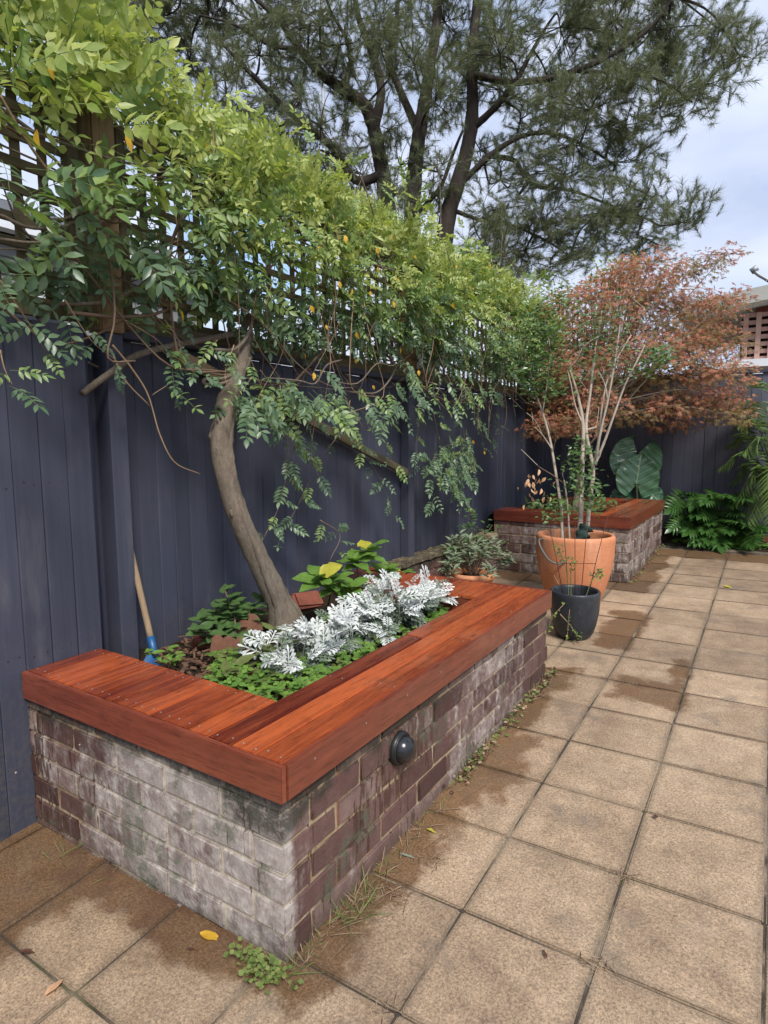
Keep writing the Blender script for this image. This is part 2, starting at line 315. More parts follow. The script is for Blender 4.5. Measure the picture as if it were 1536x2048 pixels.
# ------------------------------------------------------------------ mesh helpers
class MB:
    def __init__(s): s.v = []; s.f = []; s.mi = []; s.n = 0; s.sm = True
    def add(s, V, F, mi=0):
        V = np.asarray(V, float); s.v.append(V)
        for q in F: s.f.append(tuple(int(i)+s.n for i in q)); s.mi.append(mi)
        s.n += len(V)
    def inst(s, T, Ms, Ps, mis=None):
        """copies of template T = (V, F, mi) with 3x3 matrices Ms and positions Ps"""
        V, F, mi = T; V = np.asarray(V)
        for k in range(len(Ms)):
            s.v.append(V@np.asarray(Ms[k]).T+Ps[k]); n = s.n
            s.f.extend([tuple(i+n for i in q) for q in F])
            s.mi.extend([mis[k]]*len(F) if mis is not None else mi); s.n += len(V)
    def mesh(s, name, mats, smooth=False):
        me = bpy.data.meshes.new(name)
        V = np.concatenate(s.v) if s.v else np.zeros((0, 3))
        me.from_pydata(V.tolist(), [], s.f)
        for q in (mats if isinstance(mats, (list, tuple)) else [mats]): me.materials.append(M[q] if isinstance(q, str) else q)
        me.polygons.foreach_set('material_index', s.mi)
        if smooth: me.polygons.foreach_set('use_smooth', [True]*len(s.f))
        me.update(); return me
def box(mb, c, s, mi=0, Rm=None):
    sx, sy, sz = (q/2 for q in s)
    V = np.array([(a*sx, b*sy, d*sz) for a in (-1, 1) for b in (-1, 1) for d in (-1, 1)])
    if Rm is not None: V = V@np.asarray(Rm).T
    mb.add(V+np.asarray(c), [(0, 1, 3, 2), (4, 6, 7, 5), (0, 4, 5, 1), (2, 3, 7, 6), (0, 2, 6, 4), (1, 5, 7, 3)], mi)
def frame(d, hint=(0, 0, 1)):
    d = np.asarray(d, float); d = d/np.linalg.norm(d); h = np.asarray(hint, float)
    if abs(d@h) > .95: h = np.array([1., 0, 0]) if abs(d[0]) < .9 else np.array([0, 1., 0])
    a = np.cross(h, d); a /= np.linalg.norm(a); b = np.cross(d, a); return a, d, b     # x, y(along), z
def tube(mb, pts, rad, n=6, mi=0, wob=0.0, cap=True):
    P = np.asarray(pts, float); k = len(P)
    r = np.full(k, rad) if np.isscalar(rad) else np.asarray(rad, float)
    T = np.gradient(P, axis=0); ring = []; a0 = None
    for i in range(k):
        t = T[i]/(np.linalg.norm(T[i])+1e-9)
        if a0 is None: a, _, b = frame(t)
        else:
            a = a0-t*(a0@t); a /= np.linalg.norm(a)+1e-9; b = np.cross(t, a)
        a0 = a
        for j in range(n):
            th = 2*math.pi*j/n; q = r[i]*(1+wob*rng.normal()); ring.append(P[i]+(a*math.cos(th)+b*math.sin(th))*q)
    F = [(i*n+j, i*n+(j+1) % n, (i+1)*n+(j+1) % n, (i+1)*n+j) for i in range(k-1) for j in range(n)]
    if cap: F += [tuple(range(n))[::-1], tuple((k-1)*n+j for j in range(n))]
    mb.add(ring, F, mi)
def spline(P, m=8):
    P = np.asarray(P, float); k = len(P)
    if k < 3: return np.array([P[0]+(P[-1]-P[0])*t for t in np.linspace(0, 1, m)])
    Q = np.vstack([2*P[0]-P[1], P, 2*P[-1]-P[-2]]); o = []
    for i in range(k-1):
        p0, p1, p2, p3 = Q[i:i+4]
        for t in np.linspace(0, 1, m, endpoint=False):
            o.append(.5*(2*p1+(p2-p0)*t+(2*p0-5*p1+4*p2-p3)*t*t+(3*p1-p0-3*p2+p3)*t**3))
    o.append(P[-1]); return np.array(o)
def lathe(mb, prof, n=40, mi=0, c=(0, 0, 0)):
    prof = list(prof); k = len(prof); V = [(c[0]+r*math.cos(2*math.pi*j/n), c[1]+r*math.sin(2*math.pi*j/n), c[2]+z) for r, z in prof for j in range(n)]
    mb.add(V, [(i*n+j, i*n+(j+1) % n, (i+1)*n+(j+1) % n, (i+1)*n+j) for i in range(k-1) for j in range(n)], mi)
def bevbox(name, s, mat, bev=.002, seg=1, jit=0.0, sub=None):
    bm = bmesh.new(); bmesh.ops.create_cube(bm, size=1.0); bmesh.ops.scale(bm, vec=s, verts=bm.verts)
    bmesh.ops.bevel(bm, geom=list(bm.edges), offset=bev, segments=seg, affect='EDGES')
    if jit:
        for v in bm.verts: v.co += Vector(rng.normal(0, jit, 3))
    me = bpy.data.meshes.new(name); bm.to_mesh(me); bm.free(); me.materials.append(M[mat]); return me
# scene graph
def tag(o, label=None, cat=None, group=None, kind=None):
    for k, v in (('label', label), ('category', cat), ('group', group), ('kind', kind)):
        if v: o[k] = v
    return o
def root(name, loc, label, cat, group=None, kind=None):
    o = bpy.data.objects.new(name, None); COL.objects.link(o); o.location = tuple(loc); o.empty_display_size = .1
    return tag(o, label, cat, group, kind)
WL = {}
def part(name, me, parent=None, loc=(0, 0, 0), rot=None, world=True):
    """loc is in world space; parents carry no rotation"""
    o = bpy.data.objects.new(name, me); COL.objects.link(o)
    base = np.zeros(3)
    if parent is not None:
        o.parent = parent; base = np.array(WL.get(parent.name, parent.location))
    o.location = tuple(np.asarray(loc, float)-base)
    WL[o.name] = tuple(np.asarray(loc, float))
    if rot is not None: o.rotation_euler = rot
    return o
def mpart(name, mb, mats, parent, smooth=True, kind=None, label=None):
    """mesh given in world coordinates, moved to its parent's origin"""
    base = np.array(WL.get(parent.name, parent.location)) if parent is not None else np.zeros(3)
    mb.v = [v-base for v in mb.v]
    o = part(name, mb.mesh(name, mats, smooth), parent, base)
    if kind: o['kind'] = kind
    if label: o['label'] = label
    return o

# leaf templates: base at origin, along +Y, face up +Z
def T_leaf(l=1.0, w=.45, fold=.06, curl=.10):
    V = [(0, 0, 0), (-w*.42, .30*l, fold*l), (0, .30*l, 0), (w*.42, .30*l, fold*l), (-w*.46, .58*l, fold*l-curl*.3*l), (0, .60*l, -curl*.35*l), (w*.46, .58*l, fold*l-curl*.3*l), (0, l, -curl*l)]
    F = [(0, 2, 1), (0, 3, 2), (1, 2, 5, 4), (2, 3, 6, 5), (4, 5, 7), (5, 6, 7)]
    return np.array(V, float), F, [0]*len(F)
def T_join(parts):
    V = []; F = []; mi = []; n = 0
    for v, f, q in parts:
        V.append(np.asarray(v)); F += [tuple(i+n for i in k) for k in f]; mi += list(q); n += len(v)
    return np.concatenate(V), F, mi
def Tx(T, Mx, p=(0, 0, 0), mi=None): return np.asarray(T[0])@np.asarray(Mx).T+np.asarray(p), T[1], (T[2] if mi is None else [mi]*len(T[1]))
def rotz(a): c, s = math.cos(a), math.sin(a); return np.array([[c, -s, 0], [s, c, 0], [0, 0, 1]])
def rotx(a): c, s = math.cos(a), math.sin(a); return np.array([[1, 0, 0], [0, c, -s], [0, s, c]])
def roty(a): c, s = math.cos(a), math.sin(a); return np.array([[c, 0, s], [0, 1, 0], [-s, 0, c]])
def T_pinnate(pairs=5, l=.17, ll=.052, lw=.026, droop=.35, jit=.2):
    ps = []; lf = T_leaf(1, .5, .05, .12)
    def P(t): return np.array([0, l*t, -droop*l*t*t])
    tb = MB(); tube(tb, [P(t) for t in np.linspace(0, 1, 5)], .0012, 3, cap=False); ps.append((np.concatenate(tb.v), tb.f, [1]*len(tb.f)))
    for i in range(pairs):
        t = .28+.68*i/max(1, pairs-1)
        for sgn in (-1, 1):
            s = ll*(0.8+.35*math.sin(math.pi*(i+.7)/pairs))*random.uniform(.85, 1.12)
            A = rotz(-sgn*R(random.uniform(52, 70)))@rotx(R(random.uniform(-22, 8)))@roty(sgn*R(random.uniform(-10, 18)))@np.diag([lw/.5*s/ll, s, s])
            ps.append(Tx(lf, A, P(t)))
    ps.append(Tx(lf, rotx(R(-15))@np.diag([lw/.5, ll*1.15, ll]), P(1)))
    return T_join(ps)
def orient(d, upv=(0, 0, 1), roll=0.0, s=1.0):
    a, y, b = frame(d, upv); Mx = np.stack([a, y, b], 1); return Mx@roty(roll)*s
def rdir(zmin=-1, zmax=1):
    z = random.uniform(zmin, zmax); t = random.uniform(0, 2*math.pi); q = math.sqrt(max(0, 1-z*z)); return np.array([q*math.cos(t), q*math.sin(t), z])

# ================================================================== SETTING
# ground sheet to the horizon (below the tilted paving), and the paving with one object per paver
mb = MB(); q = 600.0
def gq(x, y): return gz(max(-3, min(6, x)), max(-5, min(9, y)))-0.10
xs = [-q, -3, 6, q]; ys = [-q, -5, 9, q]
mb.add([(x, y, gq(x, y)) for x in xs for y in ys], [(i*4+j, (i+1)*4+j, (i+1)*4+j+1, i*4+j+1) for i in range(3) for j in range(3)])
tag(part('ground', mb.mesh('ground', 'ground')), kind='structure')
TS, TT, TOX, TOY, TROT = .3772, .3720, .3238, .4114, R(.4868)
rx_, ry_ = math.atan(GY), -math.atan(GX)
pv = MB(); PX0, PX1, PY0, PY1 = -1.46, 4.1, -1.45, 6.22
pv.add([(x, y, gz(x, y)-d) for d in (.006, .06) for x, y in ((PX0, PY0), (PX1, PY0), (PX1, PY1), (PX0, PY1))], [(0, 1, 2, 3), (7, 6, 5, 4), (0, 4, 5, 1), (1, 5, 6, 2), (2, 6, 7, 3), (3, 7, 4, 0)])
paving = tag(part('paving', pv.mesh('paving', 'joint')), kind='structure')
pvm = [bevbox('paver', (TS-.007, TT-.007, .040), 'paver', .004, 2, .0006) for _ in range(4)]
def chip_edges(me):
    for v in me.vertices:
        v.co.x += random.gauss(0, .0012); v.co.y += random.gauss(0, .0012)
for me in pvm: chip_edges(me)
for i in range(-5, 10):
    for j in range(-6, 16):
        u = TOX+(i+.5)*TS; w = TOY+(j+.5)*TT
        x = u*math.cos(TROT)-w*math.sin(TROT); y = u*math.sin(TROT)+w*math.cos(TROT)
        if x < -1.42 or y < -1.4 or y > 6.15: continue
        if -1.1 < x < -.2 and .25 < y < 1.95: continue            # under the planter bed
        part('paver', random.choice(pvm), paving, (x, y, gz(x, y)-.020+random.gauss(0, .0008)), Euler((rx_+random.gauss(0, .0015), ry_+random.gauss(0, .0015), TROT+random.gauss(0, .002))))
# garden bed of soil at the foot of the back fence
mb = MB(); n = 26
gv = [(-.1+3.6*i/n, 6.2+.75*j/6, gz(-.1+3.6*i/n, 6.2+.75*j/6)+.02+random.uniform(-.012, .02)+(.03 if 0 < j < 6 else -.035)) for i in range(n+1) for j in range(7)]
mb.add(gv, [(i*7+j, (i+1)*7+j, (i+1)*7+j+1, i*7+j+1) for i in range(n) for j in range(6)])
tag(part('garden_bed', mb.mesh('garden_bed', 'soil', True)), kind='structure')

# ================================================================== BRICK PLANTERS WITH TIMBER SEATS
CO = .086; BL, BH, BD, JT = .230, .076, .110, .010
brk = {}
def brickmesh(l):
    k = round(l, 3)
    if k not in brk: brk[k] = [bevbox('brick', (l, BD, BH), 'brick', .005, 2, .0015) for _ in range(4 if k == BL else 2)]
    return random.choice(brk[k])
def wall_run(parent, p0, d, n_in, length, k, start, ztop_k, zoff, cut_min=.03):
    """one course: from p0 along d (unit xy), first brick starting at `start`"""
    s = start
    while s < length-.02:
        l = min(BL, length-s)
        if l > cut_min:
            c = np.array([p0[0], p0[1]])+np.array(d)*(s+l/2)+np.array(n_in)*(BD/2)
            part('brick', brickmesh(l if l < BL-.001 else BL), parent, (c[0]+n_in[0]*random.gauss(0, .0012), c[1]+n_in[1]*random.gauss(0, .0012), zoff+k*CO+JT/2+BH/2),
                 (random.gauss(0, .003), random.gauss(0, .003), math.atan2(d[1], d[0])+random.gauss(0, .004)+random.choice((0, math.pi))))
        s += BL+JT
def planter(label, x1, y0, Wd, Ln, ztop, F, ov, ix, iy0, iy1, zsoil, ks, group=None):
    """outer faces x = x1 (right) and y = y0 (near); reaches the fence at x1-Wd"""
    rt_ = root('brick_planter', (x1, y0, gz(x1, y0)), label, 'planter', group)
    zo = ztop-.57+.0
    for k in ks:
        ev = k % 2 == 0
        # near wall (along -X), right wall (along +Y), far wall
        wall_run(rt_, (x1, y0), (-1, 0), (0, 1), Wd, k, 0 if ev else BD+JT, 0, zo)
        wall_run(rt_, (x1, y0), (0, 1), (-1, 0), Ln-(0 if not ev else 0), k, BD+JT if ev else 0, 0, zo)
        wall_run(rt_, (x1-BD-JT, y0+Ln), (-1, 0), (0, -1), Wd-BD-JT, k, 0, 0, zo)
    mt = MB(); r = .007; zt = ztop-.024; zb = gz(x1-Wd, y0)-.06
    t = BD-.012
    box(mt, (x1-Wd/2-r/2, y0+r+t/2, (zt+zb)/2), (Wd-r, t, zt-zb))
    box(mt, (x1-r-t/2, y0+Ln/2+t/2+.004, (zt+zb)/2), (t, Ln-2*r-t-.008, zt-zb))
    box(mt, (x1-Wd/2-t/2-r-.004, y0+Ln-r-t/2, (zt+zb)/2), (Wd-r-t-.012, t, zt-zb))
    mpart('mortar', mt, 'mortar', rt_, False)
    sm = MB(); nx, ny = 26, 40; xa, xb, ya, yb = x1-Wd-.1, x1-BD+.01, y0+BD-.01, y0+Ln-BD+.01
    V = []
    for i in range(nx+1):
        for j in range(ny+1):
            V.append((xa+(xb-xa)*i/nx, ya+(yb-ya)*j/ny, zsoil+.02*math.sin(i*.9+j*.35)+random.gauss(0, .008)+.05*max(0, 1-i/9)))
    sm.add(V, [(i*(ny+1)+j, (i+1)*(ny+1)+j, (i+1)*(ny+1)+j+1, i*(ny+1)+j+1) for i in range(nx) for j in range(ny)])
    mpart('soil', sm, 'soil', rt_, True)
    # timber seat: boards run along Y; local Y = length
    th = .022; fz = .020; gap = .0062
    scr = MB(); lathe(scr, [(.0, .0012), (.0025, .0010), (.0034, 0)], 10); scm = scr.mesh('screw', 'screw', True)
    def deck(cx, ya, yb, w, screws):
        me = bevbox('deck_board', (w, yb-ya, th), 'merbau', .0035, 2, .0003)
        b = part('deck_board', me, rt_, (cx, (ya+yb)/2, ztop-th/2+random.gauss(0, .0006)))
        for sy in screws:
            for sx in (-.3, .3): part('screw', scm, b, (cx+sx*w+random.gauss(0, .002), sy+random.gauss(0, .003), ztop+.0005))
        return b
    xo = x1+ov; ya0 = y0-ov+fz; ya1 = y0+Ln+ov-fz; nb = 3
    wr = (xo-fz-(x1-ix))/nb
    for i in range(nb):
        cxx = xo-fz-wr*(i+.5); brks = [ya0+random.uniform(.9, 1.5)] if i != 1 and Ln > 2 else []
        segs = [ya0]+brks+[ya1]
        for a, b in zip(segs[:-1], segs[1:]):
            ss = [a+.03]+[a+.03+(b-a-.06)*q for q in np.linspace(0, 1, max(2, int((b-a)/.45)+1))[1:-1]]+[b-.03]
            deck(cxx, a+(.0015 if a != ya0 else 0), b, wr-gap, ss)
    xl = x1-Wd; n_ = round((x1-ix-xl)/.088); ws = (x1-ix-xl)/n_
    for i in range(n_):
        cxx = xl+ws*(i+.5)
        deck(cxx, ya0, y0+iy0, ws-gap, [ya0+.03, y0+iy0-.03])
        deck(cxx, y0+Ln-iy1, ya1, ws-gap, [y0+Ln-iy1+.03, ya1-.03])
    # fascia boards (local Y = length); mitred look: thin dark gap at the corner
    def fas(name, c, ln, h, rz, scw=()):
        me = bevbox(name, (fz, ln, h), 'merbau_side', .0025, 2)
        b = part(name, me, rt_, c, (0, 0, rz))
        return b
    zf = ztop-F/2+.0005
    f1 = fas('fascia_board', (xl+(xo-xl)/2-.001, y0-ov+fz/2, zf), xo-xl-.002, F, math.pi/2)
    f2 = fas('fascia_board', (xo-fz/2, (y0-ov+fz+.002+ya1+fz)/2, zf), ya1+fz-(y0-ov+fz+.002), F, 0)
    f3 = fas('fascia_board', (xl+(xo-fz-.003-xl)/2, ya1+fz/2, zf), xo-fz-.003-xl, F, math.pi/2)
    hi = .085; zi = ztop-th-hi/2-.001
    fas('inner_fascia_board', (x1-ix+.012, y0+(iy0+Ln-iy1)/2, zi), Ln-iy0-iy1-.004, hi, 0)
    fas('inner_fascia_board', ((xl+x1-ix)/2, y0+iy0-.012, zi), x1-ix-xl-.004, hi, math.pi/2)
    fas('inner_fascia_board', ((xl+x1-ix)/2, y0+Ln-iy1+.012, zi), x1-ix-xl-.004, hi, math.pi/2)
    for k in range(7):
        xx = xl+.1+(xo-xl-.2)*k/6; part('screw', scm, f1, (xx, y0-ov-.0003, ztop-F*.32), (math.pi/2, 0, 0))
    for k in range(9):
        yy = y0+.12+(Ln-.2)*k/8; part('screw', scm, f2, (xo+.0003, yy, ztop-F*.32), (0, math.pi/2, 0))
    return rt_
WA, LA = 1.2396, 2.1815
plA = planter('long brick planter with an orange-red timber seat holding silver plants and the vine', 0, 0, WA, LA, .570, .0996, .0131, .2859, .2955, .3346, .41, range(-1, 6))
BXc, BYc, WB, LB = -.0084, 4.3678, 1.2242, 1.7835
zB = gz(BXc, BYc)+.5687
plB = planter('shorter brick planter with a dark red timber seat behind the big terracotta pot', BXc, BYc, WB, LB, zB, .0996, .0131, .30, .28, .26, zB-.12, range(-1, 6))

# ================================================================== FENCES
FX = -1.345                                   # face of the long fence
def board_obj(parent, w, z0, z1, c, axis, t=.016, mat='paint'):
    """a vertical paling; axis 'y' = runs along y (face towards +x), 'x' = runs along x"""
    s = (t, w, z1-z0) if axis == 'y' else (w, t, z1-z0)
    me = bevbox('paling', s, mat, .0046, 1)
    part('paling', me, parent, (c[0], c[1], (z0+z1)/2), (random.gauss(0, .0012) if axis == 'y' else 0, 0 if axis == 'y' else random.gauss(0, .0012), 0))
def paint_box(name, parent, c, s): return part(name, bevbox(name, s, 'paint', .003, 1), parent, c)
fl = root('paling_fence', (FX, 3.5, gz(FX, 3.5)), 'long navy blue paling fence running behind both brick planters', 'fence')
y = .30
while y < 6.79:
    w = random.choice((.092, .098, .100, .106, .085)); board_obj(fl, w+.0005, gz(FX, y)-.05, 1.822+random.gauss(0, .003), (FX-.008+random.gauss(0, .0022), y+w/2), 'y'); y += w
paint_box('post', fl, (FX+.045, .445, .90), (.095, .078, 1.86))
for yy in (2.87, 5.28): paint_box('post', fl, (FX+.035, yy, .95), (.075, .085, 1.74))
for zz in (.62, 1.62): paint_box('rail', fl, (FX-.045, 3.5, zz), (.04, 6.3, .09))
paint_box('capping', fl, (FX+.01, 3.75, 1.842), (.07, 6.46, .035))
pn = root('paling_fence', (-1.25, -.6, gz(-1.25, -.6)), 'near navy paling panel set forward of the blue post', 'fence')
y = -1.78
while y < .25:
    w = .0995; board_obj(pn, w-.0005, gz(-1.25, y)-.03, 1.832+random.gauss(0, .002), (-1.249+random.gauss(0, .0012), y+w/2), 'y', .018); y += w
for zz in (.55, 1.25): paint_box('rail', pn, (-1.285, -.75, zz), (.045, 1.96, .08))
sn = MB(); lathe(sn, [(.0, .0006), (.0022, .0004), (.003, 0)], 8); snm = sn.mesh('nail', 'dark', True)
for k in range(3, 20):
    for zz in (1.25, .62):
        for dy in (.03, .07): part('nail', snm, pn, (-1.2398, -1.78+k*.0995+dy+random.gauss(0, .004), zz+random.gauss(0, .006)), (0, math.pi/2, 0))
FY = 6.80
fb = root('paling_fence', (.8, FY, gz(.8, FY)), 'greyer navy paling fence closing the garden behind the palm', 'fence')
x = FX-.06
while x < 3.4:
    w = random.choice((.105, .11, .12, .095)); board_obj(fb, w+.0005, gz(x, FY)-.04, 2.105+random.gauss(0, .003), (x+w/2, FY+.008+random.gauss(0, .002)), 'x', .016, 'paint_sunlit'); x += w
for zz in (.7, 1.85): paint_box('rail', fb, (1.05, FY+.045, zz), (4.6, .04, .09))
paint_box('capping', fb, (1.05, FY+.01, 2.125), (4.7, .07, .035))
# a lighter pipe standing in the slot beside the blue post
dp = MB(); tube(dp, [(-1.315, .335, z) for z in (.40, 1.0, 1.95)], .024, 14)
tag(part('drain_pipe', dp.mesh('drain_pipe', 'paint', True)), 'thin blue painted pipe in the slot beside the fence post', 'pipe')
# trellis above the long fence
tr = root('trellis', (FX, 2.6, 1.86), 'mossy timber lattice trellis on top of the long fence', 'trellis')
TZ0, TZ1 = 1.87, 2.62
def slat(name, c, s, mat, rot=None): part(name, bevbox(name, s, mat, .003, 1), tr, c, rot)
panels = [(-1.9, .36), (.56, 2.82), (2.92, 5.24), (5.33, 6.7)]
for a, b in panels:
    for k in range(8): slat('slat', (FX+.018, (a+b)/2, TZ0+.05+k*.094), (.012, b-a, .036), 'slat', (random.gauss(0, .003), 0, 0))
    n_ = int((b-a)/.096)
    for k in range(n_+1): slat('slat', (FX+.004, a+.02+(b-a-.04)*k/n_, (TZ0+TZ1)/2+.005), (.012, .036, TZ1-TZ0+.02), 'slatv', (0, 0, 0))
    slat('frame_rail', (FX+.033, (a+b)/2, TZ0+.012), (.016, b-a, .05), 'slat'); slat('frame_rail', (FX+.033, (a+b)/2, TZ1+.03), (.016, b-a, .05), 'slat')
def tpost(y, w, z1): slat('post', (FX+.055, y, (1.80+z1)/2), (.085, w, z1-1.80), 'post')
part('post', bevbox('post', (.10, .105, .86), 'post', .006, 2, .001), tr, (FX+.055, .435, 2.262))
part('post', bevbox('post', (.045, .035, .80), 'slatv', .004, 1), tr, (FX+.055, .525, 2.255))
part('post', bevbox('post', (.05, .05, .86), 'slatv', .004, 1), tr, (FX+.035, .335, 2.262))
for yy in (2.87, 5.285): part('post', bevbox('post', (.08, .085, .86), 'post', .006, 2, .001), tr, (FX+.04, yy, 2.285))
# loose diagonal battens under the vine
def batten(name, label, p, q, w, t, mat):
    p, q = np.array(p), np.array(q); c = (p+q)/2; d = q-p; ln = np.linalg.norm(d)
    o = part(name, bevbox(name, (t, ln, w), mat, .003, 1), None, c); o.rotation_euler = Euler((math.atan2(d[2], math.hypot(d[0], d[1])), 0, -math.atan2(d[0], d[1])))
    tag(o, label, 'batten')
batten('timber_batten', 'mossy timber batten slanting across the fence below the vine', onx(520, 788, FX+.05), onx(818, 948, FX+.05), .05, .03, 'slat')
batten('timber_batten', 'short pale timber batten slanting behind the top of the vine trunk', onx(340, 700, FX+.05), onx(455, 762, FX+.05), .05, .03, 'post')

# low brick garden wall along the fence between the planters
lw = root('garden_wall', (-1.28, 3.4, gz(-1.28, 3.4)), 'low old brick edging wall along the fence between the planters', 'wall')
zt = .515
for k in range(4):
    zz = zt-.02-(k+1)*CO
    y = LA+.06 + (0 if k % 2 else -.12)
    while y < 4.30:
        l = min(BL, 4.34-y)
        if l > .05: part('brick', brickmesh(round(l, 2)), lw, (-1.24+random.gauss(0, .002), y+l/2, zz+BH/2), (0, 0, math.pi/2+random.gauss(0, .006)))
        y += BL+JT
mt = MB(); box(mt, (-1.245, (LA+4.34)/2+.02, zt-.02-2*CO-.05), (.092, 4.34-LA-.06, 4*CO+.11)); mpart('mortar', mt, 'mortar', lw, False)
cp = MB()
V = []; n_ = 30
for i in range(n_+1):
    yy = LA+.03+(4.33-LA)*i/n_*.98
    for xx, zz in ((-1.325, zt-.02), (-1.325, zt+.012), (-1.175, zt+.010), (-1.172, zt-.02)): V.append((xx+random.gauss(0, .003), yy, zz+random.gauss(0, .003)))
cp.add(V, [(i*4+j, i*4+(j+1) % 4, (i+1)*4+(j+1) % 4, (i+1)*4+j) for i in range(n_) for j in range(4)]+[(0, 3, 2, 1), tuple(n_*4+j for j in range(4))])
mpart('coping', cp, 'mortar', lw, False)

# ================================================================== CLIMBING VINE
def obj_matrix(o, Mx, P, parent):
    base = np.array(WL.get(parent.name, parent.location)); m4 = Matrix.Identity(4)
    for i in range(3):
        for j in range(3): m4[i][j] = Mx[i][j]
        m4[i][3] = P[i]-base[i]
    o.matrix_basis = m4
def tmesh(name, T, mats):
    mb = MB(); mb.v = [np.asarray(T[0])]; mb.f = list(T[1]); mb.mi = list(T[2]); mb.n = len(T[0]); return mb.mesh(name, mats, True)
tb = [(572, 1245, -1.0), (548, 1185, -1.02), (512, 1110, -1.04), (476, 1030, -1.06), (452, 950, -1.08), (442, 880, -1.10), (450, 820, -1.13), (464, 770, -1.16), (480, 725, -1.18), (492, 670, -1.20)]
vb = onx(*tb[0])
vine = root('climbing_vine', (vb[0], vb[1], .43), 'big climbing vine with curved trunk sprawling over the trellis', 'vine')
mb = MB(); TP = spline([onx(*q) for q in tb], 7); TP[0][2] -= .05
tr_ = np.interp(np.linspace(0, 1, len(TP)), [0, .08, .3, .6, .85, 1], [.086, .060, .049, .047, .042, .034])*(1+.02*np.sin(np.arange(len(TP))*.9)+.015*np.sin(np.arange(len(TP))*2.3))
tube(mb, TP, tr_, 22, wob=.03)
for ph in (0.4, 2.6):      # ropy seam twisted round the trunk
    sp = []
    for i, P in enumerate(TP):
        t = TP[min(i+1, len(TP)-1)]-TP[max(i-1, 0)]; a, d, b = frame(t, (1, 0, 0)); an = ph+i*.05
        sp.append(P+(a*math.cos(an)+b*math.sin(an))*tr_[i]*.80)
    tube(mb, sp, tr_*.36, 7, wob=.10)
for i, an in ((22, .3), (9, 4.8), (36, 5.6), (15, 5.2)):      # knots
    a, d, b = frame(TP[i+1]-TP[i-1], (1, 0, 0)); kq = TP[i]+(a*math.cos(an)+b*math.sin(an))*tr_[i]*.75; tube(mb, [kq-d*.03, kq-d*.012, kq+d*.012, kq+d*.03], [.006, .018, .016, .006], 8, wob=.1)
mpart('trunk', mb, 'vinebark', vine)
def stem(pts, r0, r1, mat='vinebark', n=6, m=7):
    mb = MB(); P = spline(pts, m); tube(mb, P, np.linspace(r0, r1, len(P)), n, wob=.04); mpart('stem', mb, mat, vine); return P
XP = FX+.17
px = lambda L, X=XP: [onx(u, v, X) for u, v in L]
stem(px([(165, 786), (215, 750), (270, 712), (340, 692), (430, 675), (482, 662), (500, 630)], FX+.12), .013, .017)
stem(px([(482, 752), (440, 768), (410, 768), (412, 758), (450, 756), (492, 735), (500, 715)], FX+.2), .009, .008)
stem(px([(430, 700), (470, 698), (498, 665), (505, 615), (490, 575)], FX+.2), .010, .007)
S4 = stem(px([(225, 690), (262, 735), (296, 790), (320, 870), (350, 925), (400, 948)], FX+.22), .004, .002, 'cane')
stem(px([(222, 700), (250, 760), (300, 812)], FX+.2), .004, .002, 'cane')
stem(px([(0, 190), (40, 260), (100, 345), (150, 385), (200, 395), (262, 378)], FX+.25), .005, .004, 'cane')
stem(px([(0, 430), (60, 455), (130, 452), (200, 425), (260, 400)], FX+.2), .006, .005)
stem(px([(0, 478), (60, 485), (125, 482), (165, 465), (188, 410)], FX+.22), .005, .004)
stem(px([(0, 610), (60, 660), (110, 690), (190, 670), (250, 640)], FX+.15), .005, .004, 'twig')
stem(px([(420, 230), (428, 300), (418, 380), (415, 430)], FX+.35), .0025, .002, 'cane')
for k in range(110):       # tangle along the trellis
    y0_ = random.uniform(-.3, 5.6); z0_ = random.uniform(1.8, 2.6); ln = random.uniform(.5, 1.6); P = [np.array([FX+random.uniform(.03, .22), y0_, z0_])]
    d = np.array([0, random.choice((-1, 1)), random.uniform(-.5, .5)])
    for i in range(5):
        d = d+rng.normal(0, .35, 3)*(.4, 1, 1); d /= np.linalg.norm(d); P.append(P[-1]+d*ln/5); P[-1][0] = min(max(P[-1][0], FX+.03), FX+.3); P[-1][2] = max(P[-1][2], 1.7)
    stem(P, random.uniform(.004, .009), .003, random.choice(('vinebark', 'twig')), 5, 4)
for k in range(46):        # fine stems hanging inside the curtain
    y0_ = random.uniform(.6, 4.6); xx = FX+random.uniform(.12, .36); z0_ = random.uniform(2.1, 2.6)
    stem([(xx, y0_, z0_), (xx+.03, y0_+random.uniform(-.1, .1), z0_-.25), (xx+.02, y0_+random.uniform(-.2, .2), z0_-.5), (xx+.05, y0_+random.uniform(-.3, .3), z0_-random.uniform(.5, .85))], .003, .0015, random.choice(('cane', 'twig')), 4, 4)
pin = [T_pinnate(random.choice((4, 5, 5, 6)), random.uniform(.14, .19), random.uniform(.046, .058), random.uniform(.020, .027), random.uniform(.15, .5)) for _ in range(7)]
LV = []                                        # (template, matrix, position, colour)
def vn(y): return .5*math.sin(y*2.3+.6)+.3*math.sin(y*5.1)+.2*math.sin(y*9.7+2)
def colour(z, outw):
    t = (z-1.95)/.85+outw*.14+random.gauss(0, .16)
    return 2 if t > .72 else (1 if t > .36 else 0)
def dens(y): return .42 if y < .25 else (.62 if y < .8 else (.85 if y < 1.3 else 1.0))
cnt = 0
